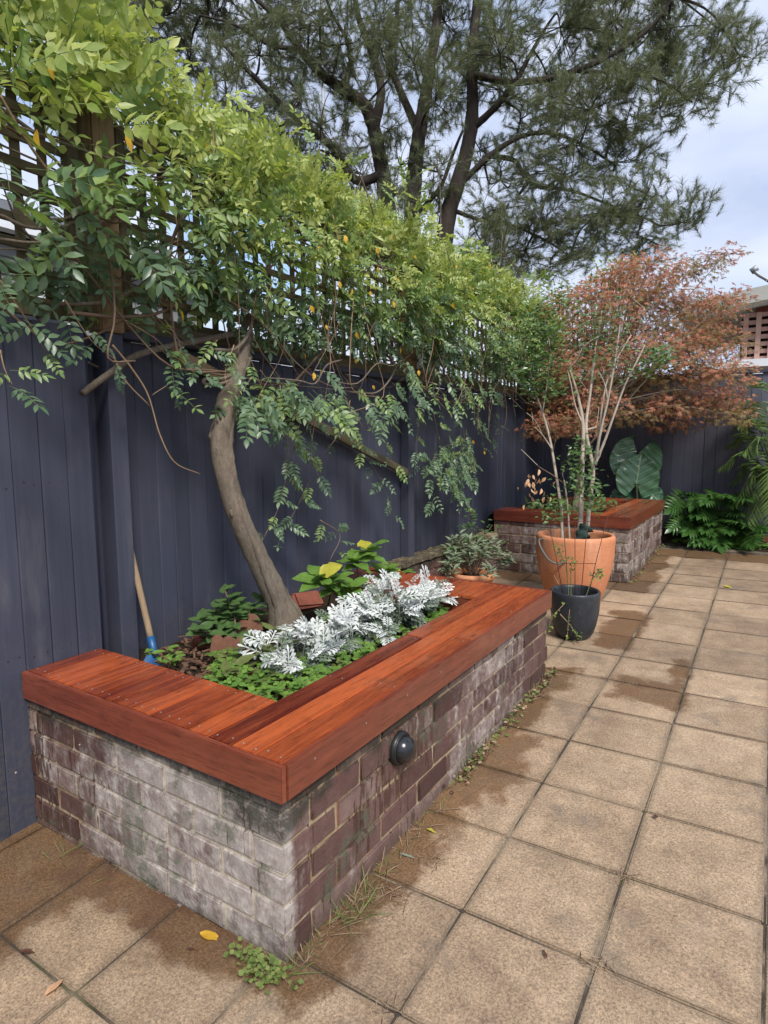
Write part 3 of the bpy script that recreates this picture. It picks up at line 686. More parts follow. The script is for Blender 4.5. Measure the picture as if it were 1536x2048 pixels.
while cnt < 5200:
    y = random.uniform(-.75, 6.2)
    if random.random() > dens(y)*(1.0 if y < 3 else .75): continue
    th = random.uniform(-1.25, 2.4)           # 0 = towards the patio, pi/2 = up
    rx1 = (.34+.07*vn(y))*(1.0 if y < 4.5 else .8); rz1 = (.50 if y < .75 else .44)+.05*vn(y+1.3)
    sh = random.uniform(.45, 1.0)**.5*random.uniform(.85, 1.12)
    cz = 2.38+.03*vn(y*.7)
    P = np.array([FX+.02+rx1*sh*math.cos(th), y, cz+rz1*sh*math.sin(th)])
    if P[2] < 1.95 and random.random() < .35: continue
    if y < .62 and P[2] < 2.62 and random.random() < (.72 if y > .2 else .5): continue
    if y > .5 and math.sin(y*6.1+P[2]*7)+math.sin(y*3.3-P[2]*9+1) < -.55 and th < 1.1 and random.random() < .72: continue
    nrm_ = np.array([math.cos(th)/rx1, 0, math.sin(th)/rz1]); nrm_ /= np.linalg.norm(nrm_)
    d = nrm_*random.uniform(.3, 1.0)+rng.normal(0, .55, 3)+np.array([.1, 0, .35 if math.sin(th) > .5 else -.25])
    upv = nrm_*.8+np.array([.25, -.2, .75])+rng.normal(0, .25, 3)
    LV.append((random.randrange(7), orient(d, upv, random.gauss(0, .35), random.uniform(.62, 1.1)*(1.25 if y < .6 else (.92 if y < 1.4 else .72))), P, colour(P[2], math.cos(th)))); cnt += 1
# long shoots reaching up and out of the top
for k in range(150):
    y0_ = random.uniform(-.4, 5.0); P0 = np.array([FX+random.uniform(-.1, .3), y0_, (2.74 if y0_ < .8 else 2.66)+random.uniform(-.1, .08)]); d = np.array([random.uniform(-.2, .5), random.gauss(0, .5), random.uniform(.25, 1.0)]); d /= np.linalg.norm(d)
    ln = random.uniform(.10, .34); pts = [P0+d*ln*t+np.array([0, 0, -.10*t*t*ln]) for t in (0, .33, .66, 1)]
    for t in np.linspace(.15, 1, int(ln/.045)+1):
        P = P0+d*ln*t; dd = d*.7+rdir()*.8; LV.append((random.randrange(7), orient(dd, (.1, -.2, 1), random.gauss(0, .3), random.uniform(.55, .85)), P, 2 if random.random() < .75 else 1))
# sprays hanging below the mass, traced on the photograph, just in front of the fence
hang = [([(468, 690), (450, 750), (468, 805)], .3), ([(500, 715), (522, 780), (505, 845)], .3), ([(435, 680), (405, 715), (392, 760)], .28), ([(520, 740), (560, 790), (600, 830)], .3), ([(330, 640), (360, 690), (350, 740)], .26), ([(560, 770), (576, 900), (562, 1000), (528, 1075)], .20), ([(610, 800), (592, 880), (572, 960)], .22), ([(640, 800), (622, 900), (640, 960)], .2), ([(700, 830), (722, 900), (762, 960), (792, 1045)], .16),
        ([(850, 790), (832, 900), (862, 960)], .18), ([(866, 820), (884, 920), (872, 965)], .2), ([(905, 800), (930, 880), (902, 950), (922, 1010)], .2), ([(945, 800), (962, 860), (968, 905)], .2),
        ([(480, 770), (522, 820), (566, 880)], .25), ([(545, 790), (560, 850), (600, 900)], .25), ([(250, 640), (325, 690), (345, 755), (305, 790)], .25), ([(130, 600), (182, 680), (232, 720)], .25), ([(0, 560), (60, 650), (96, 712)], .3),
        ([(620, 960), (585, 1030), (545, 1078)], .15), ([(890, 940), (925, 1000), (935, 1040)], .15), ([(780, 820), (770, 870), (800, 940)], .2), ([(700, 800), (690, 850), (650, 905)], .2), ([(960, 790), (985, 830), (1000, 860)], .18),
        ([(930, 880), (880, 900), (850, 950)], .2), ([(920, 870), (950, 930), (900, 940)], .2), ([(0, 700), (10, 740), (25, 770)], .4), ([(500, 760), (470, 800), (455, 830)], .22), ([(640, 1040), (680, 1070), (660, 1120)], .15)]
for L, dx in hang:
    P = stem(px(L, FX+dx), .003, .0012, random.choice(('cane', 'twig')), 4)
    ln = np.linalg.norm(np.diff(P, axis=0), axis=1).sum(); n_ = max(4, int(ln/.075))
    for i in range(n_):
        q = P[int((i+.5)/n_*(len(P)-1))]; sgn = 1 if i % 2 else -1
        d = np.array([.5, sgn*.7, -.45])+rng.normal(0, .3, 3)
        LV.append((random.randrange(7), orient(d, (.75, -.25, .6), random.gauss(0, .3), random.uniform(.5, .78)), q+rng.normal(0, .01, 3), 0 if random.random() < .75 else 1))
# thicker bunch low on the right
for k in range(40):
    u, v = random.gauss(900, 32), random.gauss(915, 32); P = onx(u, v, FX+random.uniform(.12, .3))
    LV.append((random.randrange(7), orient(np.array([.4, random.gauss(0, .7), -.6]), (.75, -.3, .6), random.gauss(0, .3), random.uniform(.6, .9)), P, 0))
for k in range(80):
    u = random.uniform(480, 1000); v = 790+random.gauss(0, 26)-(20 if u > 800 else 0); P = onx(u, v, FX+random.uniform(.15, .42))
    LV.append((random.randrange(7), orient(np.array([.5, random.gauss(0, .7), -.5]), (.7, -.3, .7), random.gauss(0, .3), random.uniform(.7, 1)), P, 0 if random.random() < .7 else 1))
vm = ['vine_dark', 'vine_mid', 'vine_lime']
LV.sort(key=lambda q: np.linalg.norm(q[2]-CAM))
pm = {(t, c): tmesh('leaf', pin[t], [vm[c], 'greencane']) for t in range(7) for c in range(3)}
for t, Mx, P, c in LV[:290]:
    o = part('leaf', pm[(t, c)], vine, P); obj_matrix(o, Mx, P, vine)
mb = MB()
for t in range(7):
    sel = [q for q in LV[290:] if q[0] == t]
    for c in range(3):
        s2 = [q for q in sel if q[3] == c]; T = (pin[t][0], pin[t][1], [c if k == 0 else 3 for k in pin[t][2]])
        mb.inst(T, [q[1] for q in s2], [q[2] for q in s2])
mpart('foliage', mb, vm+['greencane'], vine, kind='stuff')
lf1 = T_leaf(.055, .030, .06, .18); ylm = tmesh('yellow_leaf', lf1, 'vine_yellow')
ysp = [(73, 258), (250, 270), (408, 284), (358, 618), (182, 365), (96, 132), (676, 642), (628, 745), (745, 770), (770, 855), (905, 605), (945, 880), (968, 902), (935, 905), (988, 612), (865, 700), (620, 610), (690, 470), (780, 470), (830, 510)]
ysp += [(random.uniform(600, 1000), random.uniform(470, 760)) for _ in range(30)]
for u, v in ysp:
    X = FX+(.38 if v < 700 else .25)+random.uniform(0, .05); P = onx(u, v, X)
    o = part('yellow_leaf', ylm, vine, P); obj_matrix(o, orient(np.array([.3, random.gauss(0, .4), -1]), (1, -.6, .2), random.gauss(0, .8), random.uniform(.55, 1.1)*(1.0 if u < 450 else .8)), P, vine)

# ================================================================== BIG FEATHERY TREE BEHIND THE FENCE
D0 = 10.0
gt = at(840, 900, D0); tree = root('feathery_tree', (gt[0], gt[1], .2), 'tall dark many-trunked feathery tree behind the vine-covered fence', 'tree')
limbs = []
def limb(pts, r0, r1, n=10):
    P = spline([at(u, v, D0+dd) for u, v, dd in pts], 6); rr = np.linspace(r0, r1, len(P))*(.80 if r0 > .15 else .72); limbs.append((P, rr, n)); return P
limb([(846, 1030, 0), (842, 800, 0), (800, 600, 0), (778, 440, 0), (764, 340, .1), (748, 260, .1), (730, 212, 0), (690, 182, -.2), (645, 150, -.3), (600, 98, -.4), (560, 40, -.5)], .22, .06)
limb([(843, 820, 0), (832, 640, -.1), (824, 450, -.2), (828, 360, -.2), (838, 270, -.1), (850, 200, 0), (862, 120, .1), (872, 60, .2), (880, -60, .2), (900, -220, .2)], .20, .07)
limb([(848, 820, 0), (870, 620, .1), (893, 450, .2), (914, 370, .2), (934, 300, .2), (945, 220, .2), (943, 120, .1), (952, 30, .1), (960, -120, 0)], .21, .08)
limb([(748, 262, .1), (762, 180, .2), (742, 100, .2), (716, 30, .3), (700, -80, .3)], .12, .05)
limb([(764, 350, .1), (712, 360, -.1), (660, 290, -.3), (590, 235, -.5), (530, 175, -.6), (480, 125, -.7), (430, 70, -.8)], .11, .03)
limb([(838, 268, 0), (800, 180, .3), (778, 120, .4), (792, 50, .5), (800, -60, .5)], .10, .04)
limb([(946, 256, .2), (990, 215, 0), (1030, 165, -.2), (1060, 110, -.3), (1095, 50, -.4)], .09, .03)
limb([(918, 372, .2), (960, 330, .1), (1010, 290, 0), (1060, 268, -.1), (1112, 268, -.1), (1170, 292, -.2), (1230, 330, -.2)], .075, .02)
limb([(985, 312, .1), (1030, 322, .2), (1050, 355, .2), (1082, 375, .2), (1140, 380, .3), (1220, 410, .3), (1300, 440, .3)], .06, .02)
limb([(943, 150, .1), (1040, 165, -.3), (1150, 142, -.5), (1230, 105, -.6), (1300, 55, -.7), (1350, -10, -.8)], .08, .03)
limb([(1150, 142, -.5), (1260, 147, -.6), (1330, 165, -.7), (1385, 205, -.8)], .04, .015)
limb([(838, 425, 0), (882, 372, .3), (905, 310, .4), (925, 262, .4)], .06, .03)
limb([(905, 420, .2), (960, 440, .3), (1020, 450, .4), (1090, 480, .4), (1150, 520, .4)], .05, .015)
limb([(590, 235, -.5), (540, 262, -.6), (500, 285, -.7)], .03, .012); limb([(660, 290, -.3), (620, 272, -.2), (570, 268, -.2), (515, 292, -.2)], .035, .012)
limb([(690, 182, -.2), (700, 100, -.1), (660, 20, 0)], .06, .03); limb([(600, 98, -.4), (540, 90, -.5), (470, 50, -.6), (400, 30, -.7)], .05, .02); limb([(560, 40, -.5), (480, -20, -.6), (360, -40, -.8)], .05, .02)
for P, rr, n in limbs:
    mb = MB(); tube(mb, P, rr, n, wob=.05); mpart('limb' if rr[0] < .12 else 'trunk', mb, 'treebark', tree)
clu = [(300, 40, 120, 75, 1.5), (420, 50, 90, 60, 1.2), (250, 100, 80, 50, 1.3), (520, 50, 100, 50, .6), (640, 50, 100, 50, .6), (760, 40, 100, 55, .9), (890, 45, 90, 60, .9), (1000, 60, 100, 65, .9), (1120, 55, 110, 60, 1.1), (1230, 45, 100, 60, 1.1), (1340, 55, 100, 55, 1.1), (1440, 60, 80, 50, 1.0),
       (1480, 115, 50, 45, .8), (1400, 175, 75, 55, .8), (1320, 215, 75, 45, .7), (1250, 250, 60, 35, .5), (450, 160, 70, 50, .5), (540, 225, 60, 40, .5), (560, 330, 70, 35, .6), (870, 205, 40, 45, .8), (700, 140, 60, 50, .4), (1000, 180, 70, 50, .5), (1100, 165, 90, 40, .8),
       (1180, 220, 100, 50, 1.3), (1215, 175, 60, 50, 1.0), (1150, 290, 90, 40, .8), (1060, 350, 70, 35, .4), (1230, 325, 70, 35, .7), (1290, 395, 75, 45, 1.0), (1365, 445, 55, 35, .9), (1200, 425, 100, 40, 1.1), (1080, 440, 90, 40, .8), (1000, 420, 60, 45, .6), (1050, 500, 80, 35, 1.0), (1180, 495, 80, 35, .9), (985, 510, 55, 45, .9), (1285, 475, 70, 30, .8), (1100, 535, 55, 22, .6),
       (650, 335, 70, 40, .7), (720, 345, 45, 40, .7), (930, 130, 50, 60, .5), (800, 330, 40, 60, .3), (610, 130, 60, 40, .3), (780, 150, 50, 50, .4), (430, 250, 45, 40, .4), (960, 300, 50, 40, .4), (520, 110, 90, 50, .55), (600, 60, 90, 50, .6), (680, 90, 70, 50, .6), (480, 220, 60, 50, .5), (600, 190, 70, 50, .45), (640, 250, 60, 45, .5), (760, 100, 70, 60, .6), (830, 130, 60, 60, .6), (900, 190, 50, 60, .55), (1000, 110, 80, 50, .8), (690, 230, 50, 50, .5), (780, 260, 50, 50, .5), (870, 330, 40, 50, .5), (1000, 360, 60, 40, .5), (960, 480, 40, 40, .6), (1040, 240, 60, 40, .6), (610, 300, 60, 30, .6), (560, 130, 60, 40, .5), (1130, 350, 70, 40, .6), (380, 120, 60, 50, .9), (880, 400, 30, 40, .5), (790, 390, 40, 40, .5), (1330, 120, 70, 40, .8), (1240, 120, 70, 40, .9)]
clu += [(x, -80, 110, 60, .9) for x in range(200, 1500, 130)]+[(x, -220, 120, 80, .8) for x in range(300, 1400, 160)]
NT = []
for v in range(5):           # tuft templates: fine needles fanning from a twig
    tv = []; tf = []
    for k in range(66):
        d = np.array([0, 1, 0])*random.uniform(.5, 1.4)+rdir()*.75; d /= np.linalg.norm(d); st = np.array([0, random.uniform(-.10, .10), 0]); l = random.uniform(.07, .16)
        sd = np.cross(d, rdir()); sd = sd/(np.linalg.norm(sd)+1e-9)*.0026; n = len(tv)
        e = st+d*l+np.array([0, 0, -.02]); tv += [st-sd, st+sd, e]; tf.append((n, n+1, n+2))
    NT.append((np.array(tv), tf, [0]*len(tf)))
allP = np.concatenate([P[6:] for P, _, _ in limbs]); mb = MB(); tw = MB()
s1 = D0/FPX
for u, v, ru, rv, w in clu:
    C = at(u, v, D0+random.uniform(-.9, .9)); j = np.argmin(((allP-C)**2).sum(1)); Q = allP[j]
    mid_ = (Q+C)/2+rng.normal(0, .12, 3); tube(tw, spline([Q, mid_, C], 4), np.linspace(.022, .009, 9), 5)
    nb = int(5+ru*rv/700)
    for b in range(nb):
        off = rdir(); e = C+rt*off[0]*ru*s1*1.05+up*off[2]*rv*s1*1.05+fw*off[1]*.8
        md = C+(e-C)*.5+rng.normal(0, .07, 3); br = spline([C, md, e], 4); tube(tw, br, np.linspace(.009, .003, len(br)), 4)
        for k in range(max(3, int(w*14))):
            q = br[random.randrange(2, len(br))]+rng.normal(0, .13, 3)*(1, 1, .8); dd = (e-C)/(np.linalg.norm(e-C)+1e-6)*.8+rdir()*.7+np.array([0, 0, .25])
            mb.inst(NT[random.randrange(5)], [orient(dd, rdir(), 0, random.uniform(.8, 1.35))], [q])
mpart('branches', tw, 'treebark', tree, kind='stuff'); mpart('foliage', mb, 'needle', tree, False, kind='stuff')
# thin pole standing far behind the tree
P = at(648, 300, 17.0); mb = MB(); tube(mb, [(P[0], P[1], 0), (P[0], P[1], 5.5), (P[0], P[1], 13.5)], [.075, .065, .05], 12)
tag(part('utility_pole', mb.mesh('utility_pole', 'galv', True)), 'thin grey metal pole rising behind the feathery tree', 'pole')

# ================================================================== PLANTS IN THE LONG PLANTER
def bent(p, q, sag=.1, k=5, j=.02):
    p, q = np.asarray(p, float), np.asarray(q, float); return [p+(q-p)*t+np.array([0, 0, sag*math.sin(math.pi*t)])+(rng.normal(0, j, 3) if 0 < t < 1 else 0) for t in np.linspace(0, 1, k)]
ZS = .43
# silver dusty miller: deeply cut white felt leaves on grey stems
def T_silver(l=.085):
    lf = (np.array([(0, 0, 0), (-.10, .4, .02), (-.26, .78, .0), (-.10, 1, -.06), (.10, 1, -.06), (.26, .78, .0), (.10, .4, .02)]), [(0, 6, 1), (1, 6, 5, 2), (2, 5, 4, 3)], [0]*3); ps = []
    for i in range(4):
        t = .25+.19*i
        for s in (-1, 1):
            b = l*(.42-.06*abs(i-1.2)); A = rotz(-s*R(48))@np.diag([b*.62, b, b]); ps.append(Tx(lf, A, (0, l*t, 0)))
            A2 = rotz(-s*R(80))@np.diag([b*.55, b*.6, b]); ps.append(Tx(lf, A2, (s*b*.35, l*t+b*.3, .002)))
    ps.append(Tx(lf, np.diag([l*.2, l*.38, l*.3]), (0, l*.76, 0))); ps.append(Tx(lf, np.diag([l*.12, l*.95, l*.1]), (0, 0, -.001)))
    V, F, mi = T_join(ps); V = V.copy(); V[:, 2] -= 1.6*V[:, 1]**2/l*.25; return V, F, mi
sil = [T_silver(random.uniform(.09, .125)) for _ in range(3)]
def dusty(label, u, v, h, spread, n):
    P0 = onz(u, v, ZS); o = root('silver_ragwort', (P0[0], P0[1], ZS-.02), label, 'plant', 'silver ragwort plants in the long planter'); st = MB(); lf = MB()
    for k in range(n):
        a = random.uniform(0, 2*math.pi); r = spread*math.sqrt(random.random()); e = P0+np.array([r*math.cos(a), r*math.sin(a), h*(1-.45*(r/spread)**2)*random.uniform(.75, 1.08)])
        tube(st, spline(bent(P0+np.array([r*.2*math.cos(a), r*.2*math.sin(a), -.02]), e, .0, 4, .012), 3), .0035, 5)
        for q in range(5):
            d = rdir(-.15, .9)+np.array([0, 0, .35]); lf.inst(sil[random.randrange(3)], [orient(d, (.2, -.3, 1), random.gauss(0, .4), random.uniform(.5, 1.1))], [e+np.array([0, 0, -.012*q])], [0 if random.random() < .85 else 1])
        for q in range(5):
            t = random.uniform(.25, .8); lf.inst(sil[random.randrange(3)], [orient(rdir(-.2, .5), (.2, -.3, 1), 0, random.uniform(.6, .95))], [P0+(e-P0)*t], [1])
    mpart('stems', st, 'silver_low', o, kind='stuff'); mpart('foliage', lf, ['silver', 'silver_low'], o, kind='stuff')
dusty('silver white ragwort beside the clover, nearest the timber corner', 590, 1352, .20, .14, 9)
dusty('silver white ragwort in the middle of its row', 660, 1322, .18, .14, 9)
dusty('silver white ragwort between the middle one and the tall one', 735, 1292, .20, .14, 9)
dusty('tall silver white ragwort in front of the hydrangeas', 800, 1262, .28, .15, 13)
dusty('silver white ragwort leaning over the far inner corner of the seat', 850, 1240, .22, .12, 8)
# broad-leaved plants: each leaf a mesh of its own
def T_broad(l, w, wave=.02, k=7, cup=.12, tip=1.3):
    V = []; F = []
    for i in range(k+1):
        t = i/k; ww = w*.5*math.sin(math.pi*t**.85)**.8*(1-.15*t) if 0 < i < k else .002
        for j, s in enumerate((-1, -.5, 0, .5, 1)):
            V.append((s*ww*(1+.05*random.uniform(-1, 1)), l*t, cup*w*abs(s)*1.0*(1-t)+wave*random.uniform(-.5, .5)*abs(s)-.22*l*t*t))
    for i in range(k):
        for j in range(4): F.append((i*5+j, i*5+j+1, i*5+5+j+1, i*5+5+j))
    return np.array(V), F, [0]*len(F)
hydT = [tmesh('leaf', T_broad(.125, .085, .012), 'hyd') for _ in range(4)]; hydY = tmesh('leaf', T_broad(.11, .085, .02), 'hyd_yellow')
def bush(name, label, cat, base, tops, leafms, per, size, stemm='greencane', group=None, sr=.005, whorl=True, yel=None, droop=.15):
    o = root(name, tuple(base), label, cat, group); st = MB()
    for T_ in tops:
        P = spline(bent(base, T_, .02, 4, .012), 4); tube(st, P, np.linspace(sr, sr*.6, len(P)), 6)
        for k in range(per):
            a = 2*math.pi*(k*.382+random.random()*.1); lv = k/per
            d = np.array([math.cos(a), math.sin(a), .75-.9*lv-droop*random.random()]); q = P[-1] if whorl else P[max(2, int((1-lv*.7)*(len(P)-1)))]
            q = q-np.array([0, 0, .05*lv]) if whorl else q
            lm = yel if (yel and random.random() < .08) else random.choice(leafms)
            l = part('leaf', lm, o, q); obj_matrix(l, orient(d, (.15, -.25, 1), random.gauss(0, .2), size*random.uniform(.7, 1.15)), q, o)
    mpart('stems', st, stemm, o); return o
hb = onz(690, 1190, ZS)
for label, u, v, tl in (('light green hydrangea with broad leaves next to the vine trunk', 655, 1215, [(640, 1150, -.9), (662, 1165, -.86)]),
                        ('tallest light green hydrangea standing against the fence', 730, 1195, [(735, 1098, -1.0), (712, 1118, -1.02)]),
                        ('light green hydrangea growing close to the far end of the timber seat', 765, 1195, [(768, 1140, -.95), (800, 1150, -.95), (702, 1172, -.8)])):
    b = onz(u, v, ZS); bush('hydrangea', label, 'hydrangea', b, [onx(a, c_, X) for a, c_, X in tl], hydT, 9, 1.0, yel=hydY, group='hydrangeas in the long planter')
shT = [tmesh('leaf', T_broad(.07, .042, .006, 5), 'shrub') for _ in range(3)]; olT = [tmesh('leaf', T_broad(.085, .042, .006, 5), 'olive') for _ in range(3)]
b = onz(470, 1300, ZS); bush('leafy_shrub', 'young dull green shrub leaning by the foot of the fence', 'shrub', b, [onx(430, 1215, -1.15), onx(470, 1205, -1.1), onx(400, 1240, -1.15), onx(500, 1220, -1.08), onx(385, 1262, -1.1), onx(520, 1195, -1.12), onx(450, 1180, -1.16)], shT, 15, 1.2, 'twig', whorl=False)
b = onz(345, 1345, ZS); bush('leafy_shrub', 'small bright sapling in front of the blue shovel blade', 'shrub', b, [onx(290, 1305, -1.0), onx(335, 1300, -1.0), onx(350, 1318, -.95)], [tmesh('leaf', T_broad(.05, .028, .004, 5), 'clover')], 7, .9, 'twig', whorl=False)
b = onz(500, 1350, ZS); bush('leafy_shrub', 'olive leaved seedling among the mulch beside the clover', 'shrub', b, [onz(490, 1290, .55), onz(520, 1300, .54), onz(470, 1330, .50), onz(455, 1345, .5)], olT, 8, 1.0, 'twig')
b = onz(535, 1330, ZS); bush('leafy_shrub', 'olive green seedling with rounded leaves behind the ragworts', 'shrub', b, [onz(545, 1260, .55), onz(575, 1290, .54)], olT, 8, 1.05, 'twig')
# clover and tiny flowers: uncountable ground cover along the inner edge of the seat
def T_clover():
    h = T_leaf(1, .95, .03, .05); return T_join([Tx(h, rotz(a)@np.diag([.016, .018, .018])) for a in (0, 2.1, 4.2)])
clT = T_clover(); gc = MB(); fl_ = [(620, 1345), (636, 1338), (600, 1352), (660, 1368), (612, 1362), (700, 1300)]
def scatter_gc(n, u0, u1, v0, v1, hmax):
    for k in range(n):
        P = onz(random.uniform(u0, u1), random.uniform(v0, v1), ZS)
        if P[0] > -.315 or P[1] < .31 or P[1] > 1.83: continue
        h = random.uniform(.03, hmax); gc.inst(clT, [orient(rdir(-.2, .4), (.2, -.2, 1), 0, random.uniform(.9, 1.9))], [P+np.array([0, 0, h])], [0 if random.random() < .8 else 1])
        tube(gc, [P+np.array([0, 0, -.02]), P+np.array([random.gauss(0, .008), 0, h])], .0011, 3, 1, cap=False)
scatter_gc(520, 420, 700, 1330, 1440, .085); scatter_gc(260, 640, 900, 1240, 1340, .075); scatter_gc(150, 860, 900, 1225, 1270, .06)
o = mpart('clover', gc, ['clover', 'olive'], None); tag(o, 'low bright green clover growing along the inner edge of the seat', 'ground cover', kind='stuff')
FLB = ['pink flower in the clover pair right beside the silver ragwort', 'pink flower in the clover pair right beside the silver ragwort', 'pink flower growing at the foot of the ragwort next to the pair', 'lone pink flower close to the dark inner board of the seat', 'pink flower low in the clover below the pair', 'pink flower peeping out between two ragworts']
pf = MB(); pet = T_join([Tx(T_leaf(1, .8, .05, .2), rotz(a)@rotx(.3)@np.diag([.012, .014, .014])) for a in np.linspace(0, 5.03, 5)])
for k, (u, v) in enumerate(fl_):
    P = onz(u, v, .53); f = root('flower', P-np.array([0, 0, .09]), FLB[k], 'flower', 'pink flowers among the clover')
    a = MB(); a.inst(pet, [orient((.3, -.4, .2), (.5, -.5, 1), 0, 1.1)], [P]); mpart('petals', a, 'pink', f)
    a = MB(); tube(a, [P-np.array([0, 0, .10]), P], .0012, 4); mpart('stalk', a, 'greencane', f)
# bark mulch, terracotta scraps, old brick
ch = MB()
for k in range(650):
    P = onz(random.uniform(300, 640), random.uniform(1290, 1400), ZS)
    if P[0] > -.31 or P[1] < .31 or P[0] < -1.3: continue
    box(ch, P+np.array([0, 0, random.uniform(0, .05)*max(0, min(1, (-.5-P[0])*2))+.012]), (random.uniform(.01, .045), random.uniform(.006, .016), random.uniform(.003, .008)), 0, rotz(random.uniform(0, 3.1))@rotx(random.gauss(0, .3))@roty(random.gauss(0, .3)))
o = mpart('bark_mulch', ch, 'chip', None, False); tag(o, 'scattered brown bark mulch under the vine', 'mulch', kind='stuff')
def scallop(label, u, v, X, rz, tilt):
    P = onx(u, v, X); mb = MB(); V = []; k = 3; n = 22
    prof = [(t, .045+.018*abs(math.sin(math.pi*t*k))) for t in np.linspace(0, 1, n)]
    for t, h in prof:
        for dx in (-.011, .011): V += [(dx, .15*(t-.5), -.03), (dx, .15*(t-.5), h)]
    F = []
    for i in range(n-1):
        a = i*4; b_ = a+4; F += [(a, b_, b_+1, a+1), (a+2, a+3, b_+3, b_+2), (a+1, b_+1, b_+3, a+3), (a, a+2, b_+2, b_)]
    F += [(0, 1, 3, 2), ((n-1)*4, (n-1)*4+2, (n-1)*4+3, (n-1)*4+1)]; mb.add(np.array(V), F)
    o = part('edging_tile', mb.mesh('edging_tile', 'redclay'), None, P, (tilt, 0, rz)); tag(o, label, 'tile')
scallop('scalloped terracotta edging tile lying tilted beside the vine trunk', 492, 1262, -1.05, -.5, .35)
scallop('scalloped terracotta edging tile half buried near the shrub', 455, 1300, -.98, -.7, -.2)
def loose_brick(label, u, v, X, rot, mat='redbrick'):
    o = part('loose_brick', bevbox('loose_brick', (.20, .10, .07), mat, .012, 2, .003), None, onx(u, v, X), rot); tag(o, label, 'brick')
loose_brick('broken red brick in the mulch behind the seedlings', 432, 1285, -1.13, (.3, .2, .6)); loose_brick('red brick leaning against the fence behind the vine trunk', 612, 1203, -1.2, (.9, .1, 1.4))
# shovel leaning on the post
hb_, ht_ = onx(303, 1282, -1.16), onx(252, 1060, FX+.016)
sv = root('shovel', tuple(onx(322, 1330, -1.12)), 'blue shovel with a worn wooden handle leaning on the fence post', 'shovel')
mb = MB(); P = spline([hb_, (hb_+ht_)/2+np.array([0, 0, 0]), ht_], 6); tube(mb, P, np.linspace(.0135, .0125, len(P)), 12); lathe(mb, [(.0125, 0), (.010, .008), (0, .011)], 12, 0, ht_); mpart('handle', mb, 'handle', sv)
ax = (hb_-ht_)/np.linalg.norm(hb_-ht_); sa, _, sb = frame(ax, (1, .2, 0))
mb = MB(); tube(mb, [hb_-ax*.02, hb_+ax*.04, hb_+ax*.07], [.0165, .0165, .012], 12); mpart('socket', mb, 'blue', sv)
V = []; nn = 9
for i in range(nn+1):
    t = i/nn; hw = .02+.055*min(1, t*3.2)**.6 if t < .75 else .075*math.sqrt(max(.02, 1-((t-.75)/.27)**2))
    for j, s in enumerate(np.linspace(-1, 1, 7)): V.append(hb_+ax*(.05+.22*t)+sa*s*hw+sb*(-.018*s*s+.012*t))
V2 = [v-sb*.004 for v in V]; F = [(i*7+j, i*7+j+1, i*7+7+j+1, i*7+7+j) for i in range(nn) for j in range(6)]
mb = MB(); mb.add(V+V2, F+[tuple(q+len(V) for q in f[::-1]) for f in F]); mpart('blade', mb, 'blue', sv)
# round black wall light on the long planter
lp = onx(797, 1495, .0); wl = root('wall_light', tuple(lp), 'round black bulkhead light on the planter wall under the seat', 'wall light')
def xl_(prof, n=36): mb = MB(); lathe(mb, prof, n); mb.v = [np.stack([v[:, 2], v[:, 0], v[:, 1]], 1)+lp for v in mb.v]; return mb
mpart('base_ring', xl_([(0, -.006), (.056, -.006), (.058, .004), (.056, .014), (.050, .018), (.046, .018)]), 'blackm', wl)
mpart('dome', xl_([(.047, .016), (.0455, .028), (.039, .042), (.027, .053), (.012, .058), (.0005, .059)]), 'black', wl)
mb = xl_([(.050, .012), (.0535, .013), (.0535, .019), (.050, .020)]); mpart('rim', mb, 'blackm', wl)

# ================================================================== POTS
def pot(name, label, base, prof, mat, soil_z, soil_r, cat='pot'):
    o = root(name, tuple(base), label, cat); mb = MB(); lathe(mb, prof, 56, 0, base); mpart('body', mb, mat, o)
    mb = MB(); lathe(mb, [(soil_r, soil_z-.004), (soil_r*.6, soil_z+.006), (.0005, soil_z+.012)], 30, 0, base); mb.v = [v+rng.normal(0, .003, v.shape)*(0, 0, 1) for v in mb.v]; mpart('soil', mb, 'soil', o); return o
bt = ong(1146, 1217); bt = bt+(bt-CAM)/np.linalg.norm((bt-CAM)[:2])*(.13)*np.array([1, 1, 0]); bt[2] = gz(bt[0], bt[1])-.002; dT = depth(bt); kT = dT/FPX
RT = 75*kT; hT = 142*kT
pr = [(.0, 0), (.60*RT, 0), (.64*RT, .01), (.80*RT, .25*hT), (.93*RT, .5*hT), (.99*RT, .72*hT), (1.0*RT, .93*hT), (1.0*RT, .955*hT), (.985*RT, .985*hT), (.955*RT, hT), (.915*RT, hT), (.885*RT, .985*hT), (.875*RT, .95*hT), (.87*RT, .7*hT)]
potT = pot('terracotta_pot', 'large orange terracotta pot holding the pale-stemmed shrub', bt, pr, 'terra', .80*hT, .872*RT)
bk = ong(1147, 1282); bk = bk+(bk-CAM)/np.linalg.norm((bk-CAM)[:2])*.09*np.array([1, 1, 0]); bk[2] = gz(bk[0], bk[1])-.002; kB = depth(bk)/FPX; RB, hB = 48.5*kB, 96*kB
pr = [(.0, 0), (.56*RB, 0), (.64*RB, .010), (.76*RB, .12*hB), (.87*RB, .3*hB), (.965*RB, .58*hB), (.99*RB, .85*hB), (1.0*RB, .93*hB), (.99*RB, .975*hB), (.96*RB, hB), (.90*RB, .99*hB), (.87*RB, .95*hB), (.84*RB, .7*hB)]
potB = pot('glazed_pot', 'small charcoal glazed pot with a wire fan trellis', bk, pr, 'glaze', .78*hB, .855*RB)
